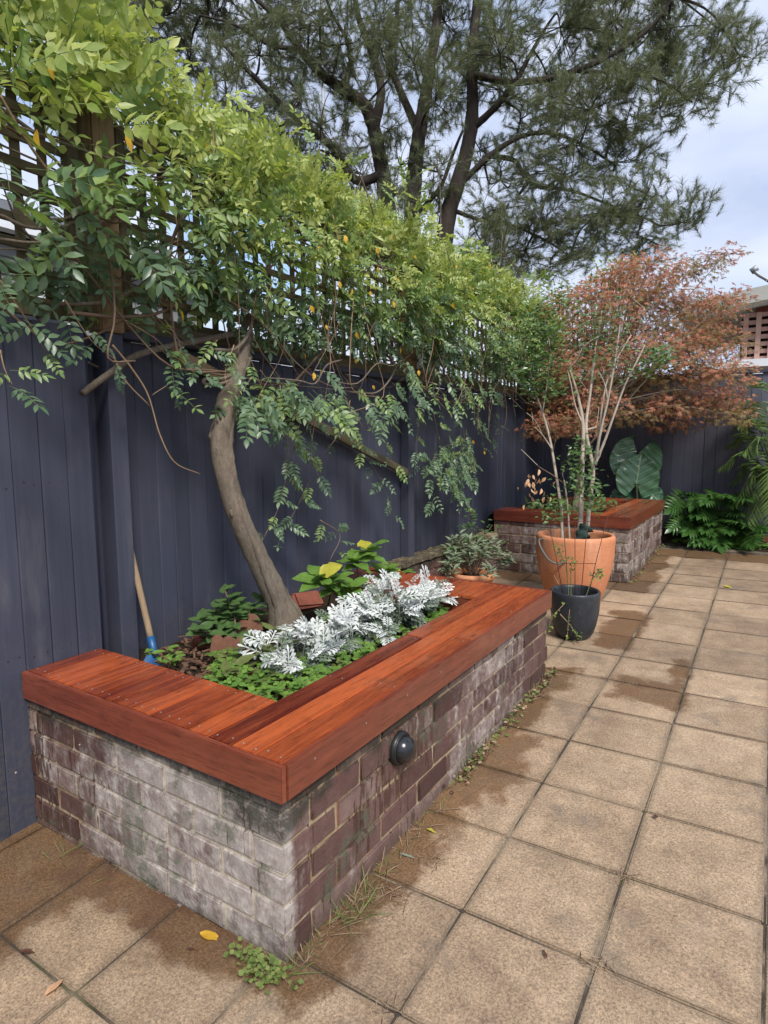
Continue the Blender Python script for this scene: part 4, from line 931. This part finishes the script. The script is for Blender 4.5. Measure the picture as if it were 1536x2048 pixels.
# wire fan trellis in the small pot
wf = root('wire_trellis', (bk[0], bk[1], bk[2]+.7*hB), 'rusty wire fan trellis stuck in the charcoal pot', 'trellis')
XW = depth(bk)
for (u0, v0, u1, v1) in [(1128, 1188, 1098, 1048), (1138, 1190, 1126, 1040), (1150, 1192, 1150, 1050), (1161, 1192, 1176, 1040), (1174, 1190, 1216, 1032)]:
    mb = MB(); tube(mb, [at(u0, v0+12, XW), at((u0+u1)/2, (v0+v1)/2, XW), at(u1, v1, XW)], .0024, 6); mpart('wire', mb, 'wire', wf)
for (u0, u1, v) in [(1112, 1192, 1126), (1092, 1216, 1042)]:
    mb = MB(); tube(mb, [at(u0, v, XW), at((u0+u1)/2, v+1, XW), at(u1, v+1, XW)], .0022, 6); mpart('wire', mb, 'wire', wf)
ct = root('straggly_rose', (bk[0], bk[1], bk[2]+.75*hB), 'straggly half-bare rose drooping over the charcoal pot', 'plant')
smT = T_leaf(.024, .014, .05, .1); lf = MB(); k0 = 0
for L, nl in [([(1138, 1200), (1134, 1150), (1125, 1115), (1112, 1090)], 16), ([(1142, 1200), (1142, 1140), (1148, 1118)], 14), ([(1170, 1198), (1182, 1165), (1192, 1150), (1200, 1140)], 22), ([(1150, 1200), (1142, 1190), (1128, 1208), (1102, 1238), (1100, 1262)], 8), ([(1142, 1205), (1138, 1230), (1134, 1280)], 4), ([(1120, 1228), (1140, 1250), (1152, 1268), (1164, 1276)], 10), ([(1118, 1170), (1108, 1150)], 0)]:
    P = spline([at(u, v, XW-(.16 if v > 1200 else .0)) for u, v in L], 5); mb = MB(); tube(mb, P, np.linspace(.0032, .0014, len(P)), 5); mpart('stem', mb, 'cane' if k0 > 2 else 'greencane', ct); k0 += 1
    for q in range(nl*2):
        i = random.randrange(len(P)//2, len(P)); lf.inst(smT, [orient(rdir(-.7, .6), (.2, -.5, 1), 0, random.uniform(.7, 1.2))], [P[i]+rng.normal(0, .012, 3)], [0 if random.random() < .6 else 1])
mpart('foliage', lf, ['shrub', 'farshrub'], ct, kind='stuff')
# pale stemmed shrub in the big pot
sb_ = root('potted_shrub', (bt[0], bt[1], bt[2]+.80*hT), 'pale-stemmed shrub with sparse glossy leaves in the terracotta pot', 'shrub')
Ds = depth(bt); tips = []
def ps(L, r0, r1, mat='palebark', n=7):
    P = spline([at(u, v, Ds+d) for u, v, d in L], 5); mb = MB(); tube(mb, P, np.linspace(r0, r1, len(P)), n, wob=.05); mpart('stem', mb, mat, sb_); tips.append(P); return P
ps([(1125, 1095, 0), (1122, 1020, .02), (1112, 950, .05), (1100, 880, .08), (1085, 825, .1), (1072, 790, .1)], .014, .007); ps([(1140, 1095, 0), (1135, 1010, 0), (1128, 960, 0)], .009, .006)
ps([(1158, 1095, .0), (1162, 1010, .0), (1164, 930, .02), (1166, 850, .05), (1155, 790, .06), (1140, 740, .05)], .022, .009); ps([(1172, 1095, .05), (1178, 1010, .05), (1186, 940, .05), (1172, 860, .06), (1180, 790, .1), (1190, 700, .15), (1200, 640, .2)], .020, .006)
ps([(1190, 930, 0), (1210, 880, -.05), (1228, 830, -.1), (1250, 770, -.1), (1275, 720, -.1), (1290, 690, -.1)], .011, .005); ps([(1192, 925, .05), (1200, 870, .05), (1218, 790, .05), (1230, 720, .05), (1240, 650, .05)], .011, .005)
ps([(1180, 950, .05), (1195, 890, .1), (1206, 800, .1), (1222, 740, .1), (1262, 670, .1)], .010, .004); ps([(1166, 850, .05), (1150, 810, .05), (1142, 770, 0), (1135, 740, 0)], .008, .004); ps([(1105, 900, .05), (1085, 870, .05), (1070, 855, .0)], .006, .003)
ps([(1125, 965, 0), (1105, 950, -.05), (1080, 935, -.05), (1075, 930, -.08)], .005, .002, 'twig'); ps([(1172, 860, .06), (1190, 855, .05), (1192, 852, .05)], .008, .007); ps([(1215, 800, .05), (1210, 770, .05), (1196, 740, .05)], .006, .003)
ps([(1072, 790, .1), (1060, 740, .1), (1052, 690, .1)], .006, .003); ps([(1085, 825, .1), (1095, 760, .1), (1100, 700, .1), (1090, 640, .1)], .006, .003)
for k in range(30):
    P = random.choice(tips); q = P[random.randrange(len(P)//2, len(P))]; d = rdir(.0, .9)+np.array([0, 0, .5]); d /= np.linalg.norm(d); e = q+d*random.uniform(.08, .22); mb = MB(); tube(mb, spline(bent(q, e, 0, 3, .015), 3), .0025, 4); mpart('twig', mb, 'palebark', sb_); tips.append(spline([q, e], 6))
lf = MB(); gl = T_leaf(.045, .022, .06, .12)
for (u, v, ru, rv, n, dd) in [(1085, 700, 55, 60, 620, .1), (1075, 640, 40, 40, 260, .1), (1120, 600, 40, 40, 140, .1), (1090, 775, 50, 28, 260, .1), (1060, 740, 40, 40, 200, .1), (1190, 720, 60, 50, 190, .1), (1230, 620, 50, 40, 110, .1), (1180, 650, 50, 40, 120, .1), (1315, 715, 32, 26, 260, -.1), (1280, 740, 25, 18, 60, -.1), (1165, 900, 25, 30, 60, -.05), (1155, 960, 30, 45, 150, -.05), (1180, 985, 25, 40, 120, -.05), (1110, 1010, 25, 25, 50, -.05), (1210, 660, 40, 40, 50, .1), (1150, 920, 20, 30, 50, 0), (1190, 1005, 20, 15, 30, -.05), (1110, 1035, 30, 15, 40, -.1), (1240, 680, 30, 30, 40, 0)]:
    for k in range(n):
        P = at(u+random.gauss(0, ru*.55), v+random.gauss(0, rv*.55), Ds+dd+random.gauss(0, .10)); lf.inst(gl, [orient(rdir(-.3, .8), (.2, -.4, 1), random.gauss(0, .3), random.uniform(.75, 1.25))], [P], [0 if random.random() < .8 else 1])
mpart('foliage', lf, ['camel', 'shrub'], sb_, kind='stuff')
drT = tmesh('dry_leaf', T_leaf(.055, .028, .1, .2), 'dry')
for k in range(26):
    P = at(random.gauss(1072, 17), random.gauss(968, 16), Ds-.06+random.gauss(0, .03)); l = part('dry_leaf', drT, sb_, P); obj_matrix(l, orient(np.array([random.gauss(0, .4), random.gauss(0, .4), -1]), rdir(), 0, random.uniform(.7, 1.1)), P, sb_)
tips = []
# cloth tie and loop of hose on the shrub and the rim
mb = MB(); P = spline([at(1172, 1052, Ds-.03), at(1162, 1075, Ds-.04), at(1156, 1100, Ds-.03)], 6); tube(mb, P, [.045+.012*math.sin(i*1.7) for i in range(len(P))], 12, wob=.12)
tag(part('tie_cloth', mb.mesh('tie_cloth', 'cloth', True)), 'dark green cloth tied round the shrub stems', 'cloth')
mb = MB(); P = spline([at(1148, 1100, Ds-.2), at(1136, 1118, Ds-.27), at(1118, 1128, Ds-.29), at(1098, 1120, Ds-.28), at(1084, 1100, Ds-.26), at(1078, 1085, Ds-.24), at(1080, 1078, Ds-.2), at(1092, 1080, Ds-.12)], 6); tube(mb, P, .0075, 10)
tag(part('garden_hose', mb.mesh('garden_hose', 'hose', True)), 'loop of grey hose hanging over the terracotta rim', 'hose')
# sage in a terracotta pot against the low wall
sg = ong(1000, 1172); sg[1] -= .12; sg[0] = -1.0; sg = np.array([-.98, 3.34, gz(-.98, 3.34)])
potS = pot('terracotta_pot', 'weathered terracotta pot of grey-green sage behind the seat', sg, [(0, 0), (.11, 0), (.15, .15), (.165, .19), (.18, .20), (.18, .235), (.165, .24), (.155, .22), (.15, .18)], 'terra', .20, .152)
sgr = root('sage_bush', (sg[0], sg[1], sg[2]+.2), 'bushy grey-green sage spilling from its terracotta pot', 'shrub'); st = MB(); lf = MB(); sT = T_leaf(.075, .022, .06, .15)
for k in range(46):
    a = random.uniform(0, 6.28); r = .33*math.sqrt(random.random()); e = sg+np.array([r*math.cos(a), r*math.sin(a)*1.1, .22+.36*(1-(r/.4)**2)*random.uniform(.6, 1.05)]); tube(st, spline(bent(sg+np.array([0, 0, .2]), e, .03, 4, .01), 3), .003, 4)
    for q in range(13): lf.inst(sT, [orient(rdir(-.3, .8)+np.array([0, 0, .2]), (.2, -.3, 1), 0, random.uniform(.7, 1.15))], [e-np.array([0, 0, .012*q*.6])+rng.normal(0, .008, 3)])
mpart('stems', st, 'twig', sgr, kind='stuff'); mpart('foliage', lf, 'sage', sgr, kind='stuff')
# sprawling shrub on the low wall under the vine
b = np.array([-1.16, 3.75, .40]); wr = root('leafy_shrub', tuple(b), 'spindly dark green shrub growing on the low brick wall by the fence', 'shrub'); st = MB(); lf = MB(); gl2 = T_leaf(.05, .026, .05, .1)
for u, v in [(905, 1080), (930, 1050), (965, 1060), (985, 1050), (920, 1110), (940, 1020), (1000, 1090), (890, 1100)]:
    e = onx(u, v, -1.12+random.uniform(-.05, .15)); P = spline(bent(b, e, .03, 4, .03), 3); tube(st, P, .003, 4)
    for q in range(26): lf.inst(gl2, [orient(rdir(-.4, .6), (.4, -.3, 1), 0, random.uniform(.7, 1.2))], [P[random.randrange(3, len(P))]+rng.normal(0, .04, 3)])
mpart('stems', st, 'twig', wr, kind='stuff'); mpart('foliage', lf, 'shrub', wr, kind='stuff')

# ================================================================== MAPLE IN THE FAR PLANTER
Dm = 6.5; mb_ = np.array([-.72, 5.25, zB-.13]); mp_ = root('japanese_maple', tuple(mb_), 'bronze red lacy maple tree arching over the far planter', 'tree')
mk = at(1180, 900, Dm)
trk = spline([mb_, mb_+np.array([.03, .02, .35]), mb_+np.array([.08, .0, .8]), mb_+np.array([.14, -.02, 1.15])], 6); mb = MB(); tube(mb, trk, np.linspace(.04, .026, len(trk)), 10, wob=.05); mpart('trunk', mb, 'vinebark', mp_)
def T_maple():
    lf = (np.array([(0, 0, 0), (-.14, .5, .03), (0, 1, -.15), (.14, .5, .03)]), [(0, 1, 2), (0, 2, 3)], [0, 0]); return T_join([Tx(lf, rotz(a)@np.diag([.026, .044*(1-.22*abs(a)), .04])) for a in (-1.9, -1.15, -.55, 0, .55, 1.15, 1.9)])
mT = T_maple(); mcl = [(1130, 640, 60, 30), (1180, 600, 80, 30), (1240, 570, 90, 30), (1320, 580, 90, 30), (1400, 610, 80, 25), (1300, 530, 60, 25), (1390, 530, 55, 22), (1450, 510, 35, 14), (1150, 690, 60, 35), (1230, 660, 90, 30), (1330, 650, 90, 30), (1420, 660, 60, 25), (1200, 740, 80, 30), (1290, 760, 80, 30), (1370, 730, 80, 28), (1440, 740, 55, 28), (1390, 800, 70, 28), (1450, 800, 45, 25), (1330, 810, 60, 20), (1120, 780, 55, 30), (1090, 850, 40, 22), (1150, 840, 45, 25), (1460, 830, 35, 18), (1260, 830, 45, 18), (1450, 600, 40, 20), (1290, 700, 90, 30), (1340, 850, 45, 12), (1100, 810, 50, 25), (1180, 800, 60, 25), (1250, 790, 60, 20), (1060, 830, 25, 15), (1110, 720, 40, 30), (1480, 690, 25, 20), (1475, 770, 30, 20), (1240, 540, 40, 20), (1400, 690, 50, 25), (1220, 700, 70, 30), (1150, 740, 60, 30), (1280, 610, 80, 25), (1360, 690, 70, 25)]
lf = MB(); tw = MB(); sm_ = Dm/FPX
for u, v, ru, rv in mcl:
    C = at(u, v, Dm+random.uniform(-.55, .6)); j = random.randrange(int(len(trk)*.55), len(trk)); Q = trk[j]; br = spline([Q, (Q*.45+C*.55)+np.array([0, 0, .12])+rng.normal(0, .05, 3), C], 5); tube(tw, br, np.linspace(.009, .003, len(br)), 5)
    ol = random.random()
    for k in range(int(ru*rv/3.6)):
        q = rdir(); r_ = random.random()**.45; P = C+rt*q[0]*ru*sm_*r_*1.3+up*(q[2]*rv*sm_*r_-abs(q[0])*r_*rv*sm_*.5)*1.2+fw*q[1]*.34*r_
        d = q*.6+np.array([0, 0, -.35])+rng.normal(0, .3, 3); pz = .30+.5*(ol > .65)+(.25 if q[2] < -.2 else 0)
        lf.inst(mT, [orient(d, (.25, -.45, .9)+rng.normal(0, .25, 3), 0, random.uniform(.55, 1.2))], [P], [1 if random.random() < pz else 0])
    for k in range(6): q = rdir(); e = C+rt*q[0]*ru*sm_+up*q[2]*rv*sm_*.6+fw*q[1]*.3; tube(tw, spline(bent(C, e, .02, 3, .02), 3), .0025, 4)
mpart('branches', tw, 'vinebark', mp_, kind='stuff'); mpart('crown', lf, ['maple_red', 'maple_olive'], mp_, kind='stuff')
# low greenery inside the far planter
lf = MB()
for k in range(260):
    P = np.array([random.uniform(-1.2, -.36), random.uniform(4.7, 5.8), zB-.10]); lf.inst(gl2, [orient(rdir(.0, .9), (.2, -.4, 1), 0, random.uniform(.8, 1.5))], [P+np.array([0, 0, random.uniform(0, .12)])], [0 if random.random() < .9 else 1])
o = mpart('ground_cover', lf, ['shrub', 'farshrub'], None); tag(o, 'low green leaves filling the far planter under the maple', 'ground cover', kind='stuff')

# ================================================================== BACK CORNER: elephant ear, philodendron, palm, shrub beyond the fence
def T_ear(L=1.0, Wd=.8):
    """heart shaped leaf, petiole joins at origin, tip along +Y, lobes behind"""
    V = []; F = []; n = 30; m = 7
    def edge(t):
        if t < .28: a = t/.28; y = -.30*L+.10*L*(1-a); wv = Wd*.5*(.22+.55*a**.7)
        return y, wv
    ys = np.linspace(-.44, 1.0, n)
    for y in ys:
        if y < 0: w0 = .5*Wd*(.80+.20*(1+y/.44))*math.sqrt(max(.03, 1-(abs(y)/.45)**3)); notch = .20*Wd*(-y/.44)
        else: w0 = .5*Wd*(1.0-(y**2.6))*(1+.12*math.sin(y*3)); notch = 0.0
        w0 = max(w0, .004)
        for s in range(-m, m+1):
            f = s/m; x = (math.copysign(notch+(w0-notch)*((abs(f)-1/m)/(1-1/m)), f) if y < 0 else w0*f) if f else 0.0
            if y < 0 and f == 0: x = 0.0
            V.append((x*L, y*L, (.10*abs(f)**2*(1-.4*y)-.20*max(0, y)**2+.022*math.sin(y*17+abs(f)*3)*abs(f)+.012*math.sin(abs(f)*9-y*25))*L))
    c = 2*m+1
    for i in range(n-1):
        for s in range(2*m):
            if ys[i] < -.02 and s in (m-1, m): continue
            F.append((i*c+s, i*c+s+1, (i+1)*c+s+1, (i+1)*c+s))
    return np.array(V), F, [0]*len(F)
eb = np.array([-.36, 6.38, gz(-.36, 6.38)]); el = root('elephant_ear', tuple(eb), 'elephant ear plant with huge dark leaves behind the far planter', 'plant')
for u, v, Y, sz, d, upv in [(1275, 908, 6.50, .44, (-.15, -.45, -1.0), (.45, -1, .9)), (1273, 968, 6.34, .36, (.10, .05, 1.0), (.15, -1, -.45)), (1248, 990, 6.42, .2, (-.5, -.3, -.6), (.1, -1, .5)), (1300, 985, 6.45, .18, (.6, -.2, -.5), (.1, -1, .5))]:
    P = ony(u, v, Y); mb = MB(); pt = spline([eb+np.array([random.gauss(0, .03), 0, 0]), (eb*.4+P*.6)+np.array([.02, .03, .0]), P], 6); tube(mb, pt, np.linspace(.017, .009, len(pt)), 8); mpart('stalk', mb, 'greencane', el)
    me = tmesh('leaf', T_ear(sz, 1.22), 'ear'); l = part('leaf', me, el, P); obj_matrix(l, orient(np.array(d), upv), P, el)
def T_lobed(L=1.0, n=7):
    """deeply cut philodendron blade"""
    ps_ = []; lf = T_leaf(1, .26, .04, .18)
    for i in range(n):
        t = -.12+.95*i/(n-1); ln = .52*(1-.55*max(0, t))
        for s in (-1, 1): ps_.append(Tx(lf, rotz(-s*R(100-62*max(0, t)))@np.diag([.62*ln/.52, ln, .6]), (0, t*.72, 0)))
    ps_.append(Tx(lf, np.diag([.7, .36, .4]), (0, .66, 0))); ps_.append(Tx(T_leaf(1, .30, .03, .05), np.diag([.9, 1.0, .5]), (0, -.1, -.004)))
    V, F, mi = T_join(ps_); return V*L, F, mi
phT = [tmesh('leaf', T_lobed(s), 'philo') for s in (.26, .31, .36)]
pb = ong(1425, 1084); pb[1] += .20; pb[2] = gz(pb[0], pb[1]); ph = root('philodendron', tuple(pb), 'sprawling philodendron with deeply cut leaves at the back fence', 'plant')
for k in range(46):
    u = random.gauss(1425, 40); v = random.uniform(985, 1086); P = ony(u, v, 6.28+random.uniform(0, .35)-(.1 if v > 1040 else 0)); P[2] = max(P[2], gz(P[0], P[1])+.06)
    mb = MB(); pt = spline(bent(pb+np.array([random.gauss(0, .06), random.gauss(0, .03), 0]), P, .05, 4, .01), 4); tube(mb, pt, .005, 5); mpart('stalk', mb, 'greencane', ph)
    d = (P-pb)*(1, 1, 0); d = d/(np.linalg.norm(d)+.05)+np.array([random.gauss(0, .3), -.5, random.uniform(-.5, .15)]); l = part('leaf', random.choice(phT), ph, P); obj_matrix(l, orient(d, (.1, -.6, .9), random.gauss(0, .3), random.uniform(.8, 1.15)), P, ph)
gcv = MB()
for k in range(300):
    x = random.uniform(.1, 1.1); P = np.array([x, 6.23+random.uniform(0, .07), 0]); P[2] = gz(P[0], P[1])+.01; gcv.inst(clT, [orient(rdir(-.2, .5), (.2, -.2, 1), 0, random.uniform(1.2, 2.2))], [P+np.array([0, 0, random.uniform(.0, .05)])], [0])
o = mpart('ground_cover', gcv, ['clover'], None); tag(o, 'strip of bright creeping ground cover along the paving edge', 'ground cover', kind='stuff')
loose_b = part('loose_brick', bevbox('loose_brick', (.20, .10, .12), 'redbrick', .008, 2, .002), None, ong(1532, 1098)+np.array([.05, .12, .06]), (0, 0, .2)); tag(loose_b, 'red brick at the foot of the back fence below the palm', 'brick')
pc = ony(1562, 1010, 6.45); pg = np.array([pc[0], pc[1], gz(pc[0], pc[1])]); pl = root('palm', tuple(pg), 'young palm with arching feathery fronds by the back fence', 'palm')
mb = MB(); tube(mb, spline([pg, pg+(pc-pg)*.5, pc], 4), np.linspace(.06, .045, 9), 12, wob=.04); mpart('trunk', mb, 'vinebark', pl)
ft = T_leaf(1, .5, .0, .25)
for (u1, v1, Y1, um, vm_) in [(1478, 852, 6.3, 1515, 850), (1440, 935, 6.4, 1500, 905), (1468, 1010, 6.3, 1520, 930), (1495, 1045, 6.2, 1530, 980), (1520, 760, 6.35, 1545, 800), (1500, 800, 6.6, 1535, 830), (1600, 780, 6.3, 1590, 840), (1680, 860, 6.3, 1630, 860), (1700, 960, 6.2, 1640, 900), (1455, 890, 6.55, 1510, 870), (1660, 1000, 6.0, 1620, 920), (1540, 1040, 5.9, 1560, 930), (1488, 905, 6.2, 1525, 880), (1462, 965, 6.5, 1515, 925), (1505, 990, 6.25, 1538, 940), (1512, 1015, 6.6, 1540, 960), (1530, 840, 6.5, 1548, 880), (1475, 815, 6.6, 1520, 835)]:
    e = ony(u1, v1, Y1); md = ony(um, vm_, (Y1+6.45)/2); P = spline([pc, md, e], 14); mb = MB(); tube(mb, P, np.linspace(.010, .002, len(P)), 6, 1)
    for i in range(3, len(P)):
        t_ = P[min(i+1, len(P)-1)]-P[i-1]; t_ /= np.linalg.norm(t_)+1e-9; a, _, b_ = frame(t_, (0, 0, 1)); s = .24*math.sin(math.pi*min(1, (i/len(P))*.82+.12))
        for sg_ in (-1, 1):
            d = a*sg_*.85+t_*.65+np.array([0, 0, -.25])+rng.normal(0, .06, 3); mb.inst(ft, [orient(d, b_+np.array([0, 0, .4]))@np.diag([.044, s*1.15, s])], [P[i]+t_*random.uniform(-.01, .01)], [0])
    mpart('frond', mb, ['palm', 'greencane'], pl)
fs = np.array([-1.25, 7.6, .25]); fr = root('leafy_shrub', tuple(fs), 'yellow-green shrub showing over the back fence behind the maple', 'shrub'); tw = MB(); lf = MB(); fl2 = T_leaf(.07, .034, .05, .12)
for k in range(60):
    u = random.uniform(1040, 1300); vtop = np.interp(u, [1040, 1100, 1180, 1240, 1300], [600, 575, 555, 515, 520]); v = vtop+random.uniform(8, 130); P = ony(u, v, 7.45+random.gauss(0, .25)); tube(tw, spline(bent(fs, P, .05, 4, .05), 3), .006, 4)
    for q in range(26): lf.inst(fl2, [orient(rdir(-.3, .9), (.1, -.3, 1), 0, random.uniform(.8, 1.3))], [P+rng.normal(0, .10, 3)], [0 if random.random() < .7 else 1])
mpart('branches', tw, 'twig', fr, kind='stuff'); mpart('foliage', lf, ['farshrub', 'vine_mid'], fr, kind='stuff')

# ================================================================== NEIGHBOUR'S HOUSE
YH = 15.0; a_, b_ = ony(1478, 700, YH), ony(1545, 700, YH); x0 = a_[0]; x1 = x0+6.0
zr = ony(1500, 625, YH)[2]; zl0 = ony(1500, 722, YH)[2]
hs = root('neighbour_house', (x0+3, YH, .3), 'neighbouring house with a pink lattice gable and pale roof edge', 'house')
mb = MB(); box(mb, (x0+3, YH+2.5, (zl0-.3)/2+.15), (6, 4.6, zl0-.6)); mpart('wall', mb, 'brickpink', hs, False)
mb = MB(); box(mb, (x0+3, YH+.32, (zl0+zr)/2), (6, .05, zr-zl0)); mpart('dark_backing', mb, 'dark', hs, False)
nb_ = 24
for k in range(nb_): 
    mb = MB(); box(mb, (x0+.1+k*.245, YH+.10, (zl0+zr)/2), (.10, .05, zr-zl0)); mpart('lattice_bar', mb, 'lattice', hs, False)
for k in range(7):
    mb = MB(); box(mb, (x0+3, YH+.16, zl0+.06+k*(zr-zl0-.1)/6), (6, .04, .09)); mpart('lattice_bar', mb, 'lattice', hs, False)
mb = MB(); box(mb, (x0+2.6, YH-.1, zl0-.10), (7.4, .9, .16)); mpart('awning', mb, 'gutter', hs, False)
mb = MB(); sl_ = .13
V = [(x0-1.2, YH-.5, zr-.06), (x0+6.5, YH-.5, zr+.9), (x0+6.5, YH+5.5, zr+.9), (x0-1.2, YH+5.5, zr-.06)]
V += [(x, y, z+.30) for x, y, z in V]; mb.add(V, [(3, 2, 1, 0), (4, 5, 6, 7), (0, 1, 5, 4), (1, 2, 6, 5), (2, 3, 7, 6), (3, 0, 4, 7)]); rf = mpart('roof', mb, 'roof', hs, False)
cz0 = ony(1528, 596, YH); mb = MB(); box(mb, cz0+np.array([.45, .6, -.05]), (1.2, .8, .5)); mpart('chimney', mb, 'redbrick', rf, False)
mb = MB()
for u0, v0, u1, v1 in [(1514, 612, 1514, 598), (1514, 598, 1545, 596), (1526, 598, 1534, 618), (1524, 590, 1530, 586), (1530, 586, 1545, 588)]: tube(mb, [ony(u0, v0, YH+.5), ony(u1, v1, YH+.5)], .035, 6)
mpart('vent_frame', mb, 'galv', rf)
an = ony(1507, 541, 13.0); mb = MB(); tube(mb, spline([ony(1507, 541, 13), ony(1518, 550, 13), ony(1535, 560, 13), ony(1552, 575, 13), ony(1556, 640, 13)], 5), .035, 8); tube(mb, [an+np.array([-.04, 0, -.02]), an+np.array([.06, 0, .05])], .06, 8); pb_ = ony(1556, 640, 13); tube(mb, [pb_, (pb_[0], pb_[1], .2)], .035, 8)
tag(part('street_lamp', mb.mesh('street_lamp', 'galv', True)), 'curved grey metal lamp arm beyond the back fence', 'lamp')

hw = root('neighbour_house', (-7.5, .5, .1), 'grey weatherboard house glimpsed through the trellis', 'house')
wb = [bevbox('weatherboard', (.03, 9.0, .19), 'greyboard', .004, 1)]
for k in range(20): part('weatherboard', wb[0], hw, (-5.6+random.gauss(0, .002), .2, .1+k*.17), (0, -.12, 0))
mb = MB(); box(mb, (-7.6, .2, 1.7), (3.9, 8.9, 3.5)); mpart('wall', mb, 'greyboard', hw, False)
mb = MB(); box(mb, (-5.42, .2, 3.50), (.14, 9.3, .12)); mpart('gutter', mb, 'gutter', hw, False)
mb = MB(); V = [(-5.4, -4.5, 3.56), (-5.4, 4.9, 3.56), (-7.6, 4.9, 4.5), (-7.6, -4.5, 4.5), (-9.8, 4.9, 3.56), (-9.8, -4.5, 3.56)]; mb.add(V, [(0, 1, 2, 3), (3, 2, 4, 5), (1, 4, 2), (0, 3, 5), (0, 5, 4, 1)]); mpart('roof', mb, 'darkroof', hw, False)
for yy in (-1.2, .6, 2.4):
    mb = MB(); box(mb, (-5.57, yy, 2.35), (.08, .9, 1.1)); wn_ = mpart('window', mb, 'gutter', hw, False); mb = MB(); box(mb, (-5.54, yy, 2.35), (.06, .74, .94)); mpart('pane', mb, 'black', wn_, False)

# ================================================================== WEEDS, LITTER, FALLEN LEAVES
wd = MB(); stT = T_leaf(1, .04, .0, .35); rl = T_leaf(.020, .018, .05, .05)
def blade(P, l, mi, zmin=.1, w=1.0): wd.inst(stT, [orient(rdir(zmin, 1.0), rdir(), 0)@np.diag([l*w, l, l])], [P], [mi])
for k in range(1500):
    y = random.uniform(.0, 2.25); dens_ = .35+.65*(math.sin(y*7)+math.sin(y*17+1) > .1)
    if random.random() > dens_: continue
    x = .012+abs(random.gauss(0, .022)); P = np.array([x, y, gz(x, y)]); r = random.random()
    if r < .35: blade(P, random.uniform(.03, .07), 1, -.05)
    elif r < .5: blade(P, random.uniform(.03, .06), 0)
    elif y > .9: wd.inst(rl, [orient(rdir(-.2, .5), (.2, -.3, 1), 0, random.uniform(.5, 1.1))], [P+np.array([0, 0, random.uniform(.003, .035)])], [0 if random.random() < .45 else (2 if random.random() < .6 else 1)])
for (cx_, cy_, n, l) in [(.03, -.02, 26, .11), (.05, .22, 34, .13), (.04, .30, 20, .11), (-.95, -.03, 16, .10), (-.75, -.02, 5, .07)]:
    for k in range(n): x, y = cx_+random.gauss(0, .022), cy_+random.gauss(0, .03); blade(np.array([x, min(y, -.008) if x < 0 else y, gz(x, y)]), l*random.uniform(.5, 1.1), 0 if random.random() < .7 else 1, .35, .7)
for k in range(170): x, y = -.045+random.gauss(0, .045), -.03-abs(random.gauss(0, .028)); wd.inst(rl, [orient(rdir(-.2, .6), (.1, -.4, 1), 0, random.uniform(.5, 1.0))], [np.array([x, y, gz(x, y)+random.uniform(.004, .05)])], [0])
for (x0_, y0_, n) in [(.44, 2.27, 60), (.70, .79, 40), (.708, .42, 40), (.28, .03, 40), (.30, 2.28, 40), (.12, .36, 110), (.16, .55, 60)]:
    for k in range(n):
        x, y = x0_+random.gauss(0, .03), y0_+random.gauss(0, .018); a = random.uniform(0, 6.28); wd.inst(stT, [orient((math.cos(a), math.sin(a), random.uniform(-.02, .12)), (0, 0, 1), 0)@np.diag([random.uniform(.02, .06), random.uniform(.02, .05), .02])], [np.array([x, y, gz(x, y)+.004])], [1 if random.random() < .6 else 2])
for k in range(26):
    x, y = .03+abs(random.gauss(0, .05)), random.uniform(.05, .8); a = random.uniform(.6, 2.2); l = random.uniform(.04, .10); tube(wd, [np.array([x+math.cos(a)*l*t, y+math.sin(a)*l*t, gz(x, y)+.006+GY*math.sin(a)*l*t+.004*math.sin(t*3)]) for t in (0, .5, 1)], .0012, 3, 1)
for k in range(70):
    y = random.uniform(4.35, 6.1); x = .01+abs(random.gauss(0, .02)); wd.inst(rl, [orient(rdir(-.2, .5), (.2, -.3, 1), 0, random.uniform(.6, 1.6))], [np.array([x, y, gz(x, y)+random.uniform(.003, .04)])], [0 if random.random() < .5 else 2])
M['dead'] = leafmat('dead_brown_leaf', (0.045, 0.026, 0.018), (0.12, 0.055, 0.035), .8, .2, .05, (1, 1, 1))
o = mpart('weeds', wd, ['grass', 'straw', 'dead'], None); tag(o, 'weeds, dry grass and litter along the foot of the planters', 'weeds', kind='stuff')
def fallen(label, u, v, l, w, mat, rz, curl=.15, X=None, group=None):
    P = ong(u, v)+np.array([0, 0, .010]); T = T_broad(l, w, .003, 6, .12); T = (T[0]*np.array([1, 1, 1])-np.array([0, l/2, 0]), T[1], T[2])
    o = part('fallen_leaf', tmesh('fallen_leaf', T, mat), None, P, (GY+random.gauss(0, .08), random.gauss(0, .1), rz)); tag(o, label, 'leaf', group)
fallen('bright yellow fallen leaf beside the end wall of the long planter', 421, 1876, .062, .034, 'vine_yellow', -1.1)
fallen('pale tan fallen leaf lying across a paving joint', 110, 1976, .062, .026, 'dry', .35)
fallen('small pale yellow fallen leaf near the long planter weeds', 863, 1665, .034, .014, 'hyd_yellow', -1.4)
fallen('round yellow fallen leaf on the paving near the far planter', 1457, 1175, .07, .05, 'hyd_yellow', -1.2)
fallen('curled red-brown fallen leaf on a paving joint', 55, 1908, .04, .018, 'dead', -.9)
fallen('tiny dark curled leaf close to the bright yellow leaf', 383, 1903, .026, .010, 'dead', -.8)
fallen('dark crumpled leaf beside the weedy joint', 1311, 1637, .022, .018, 'dead', .4)
fallen('thin dark fallen leaf on an open paver', 1090, 1912, .032, .008, 'dead', .6)
fallen('silvery stick-like fallen leaf in the dry grass', 815, 1715, .05, .010, 'silver_low', -1.2)
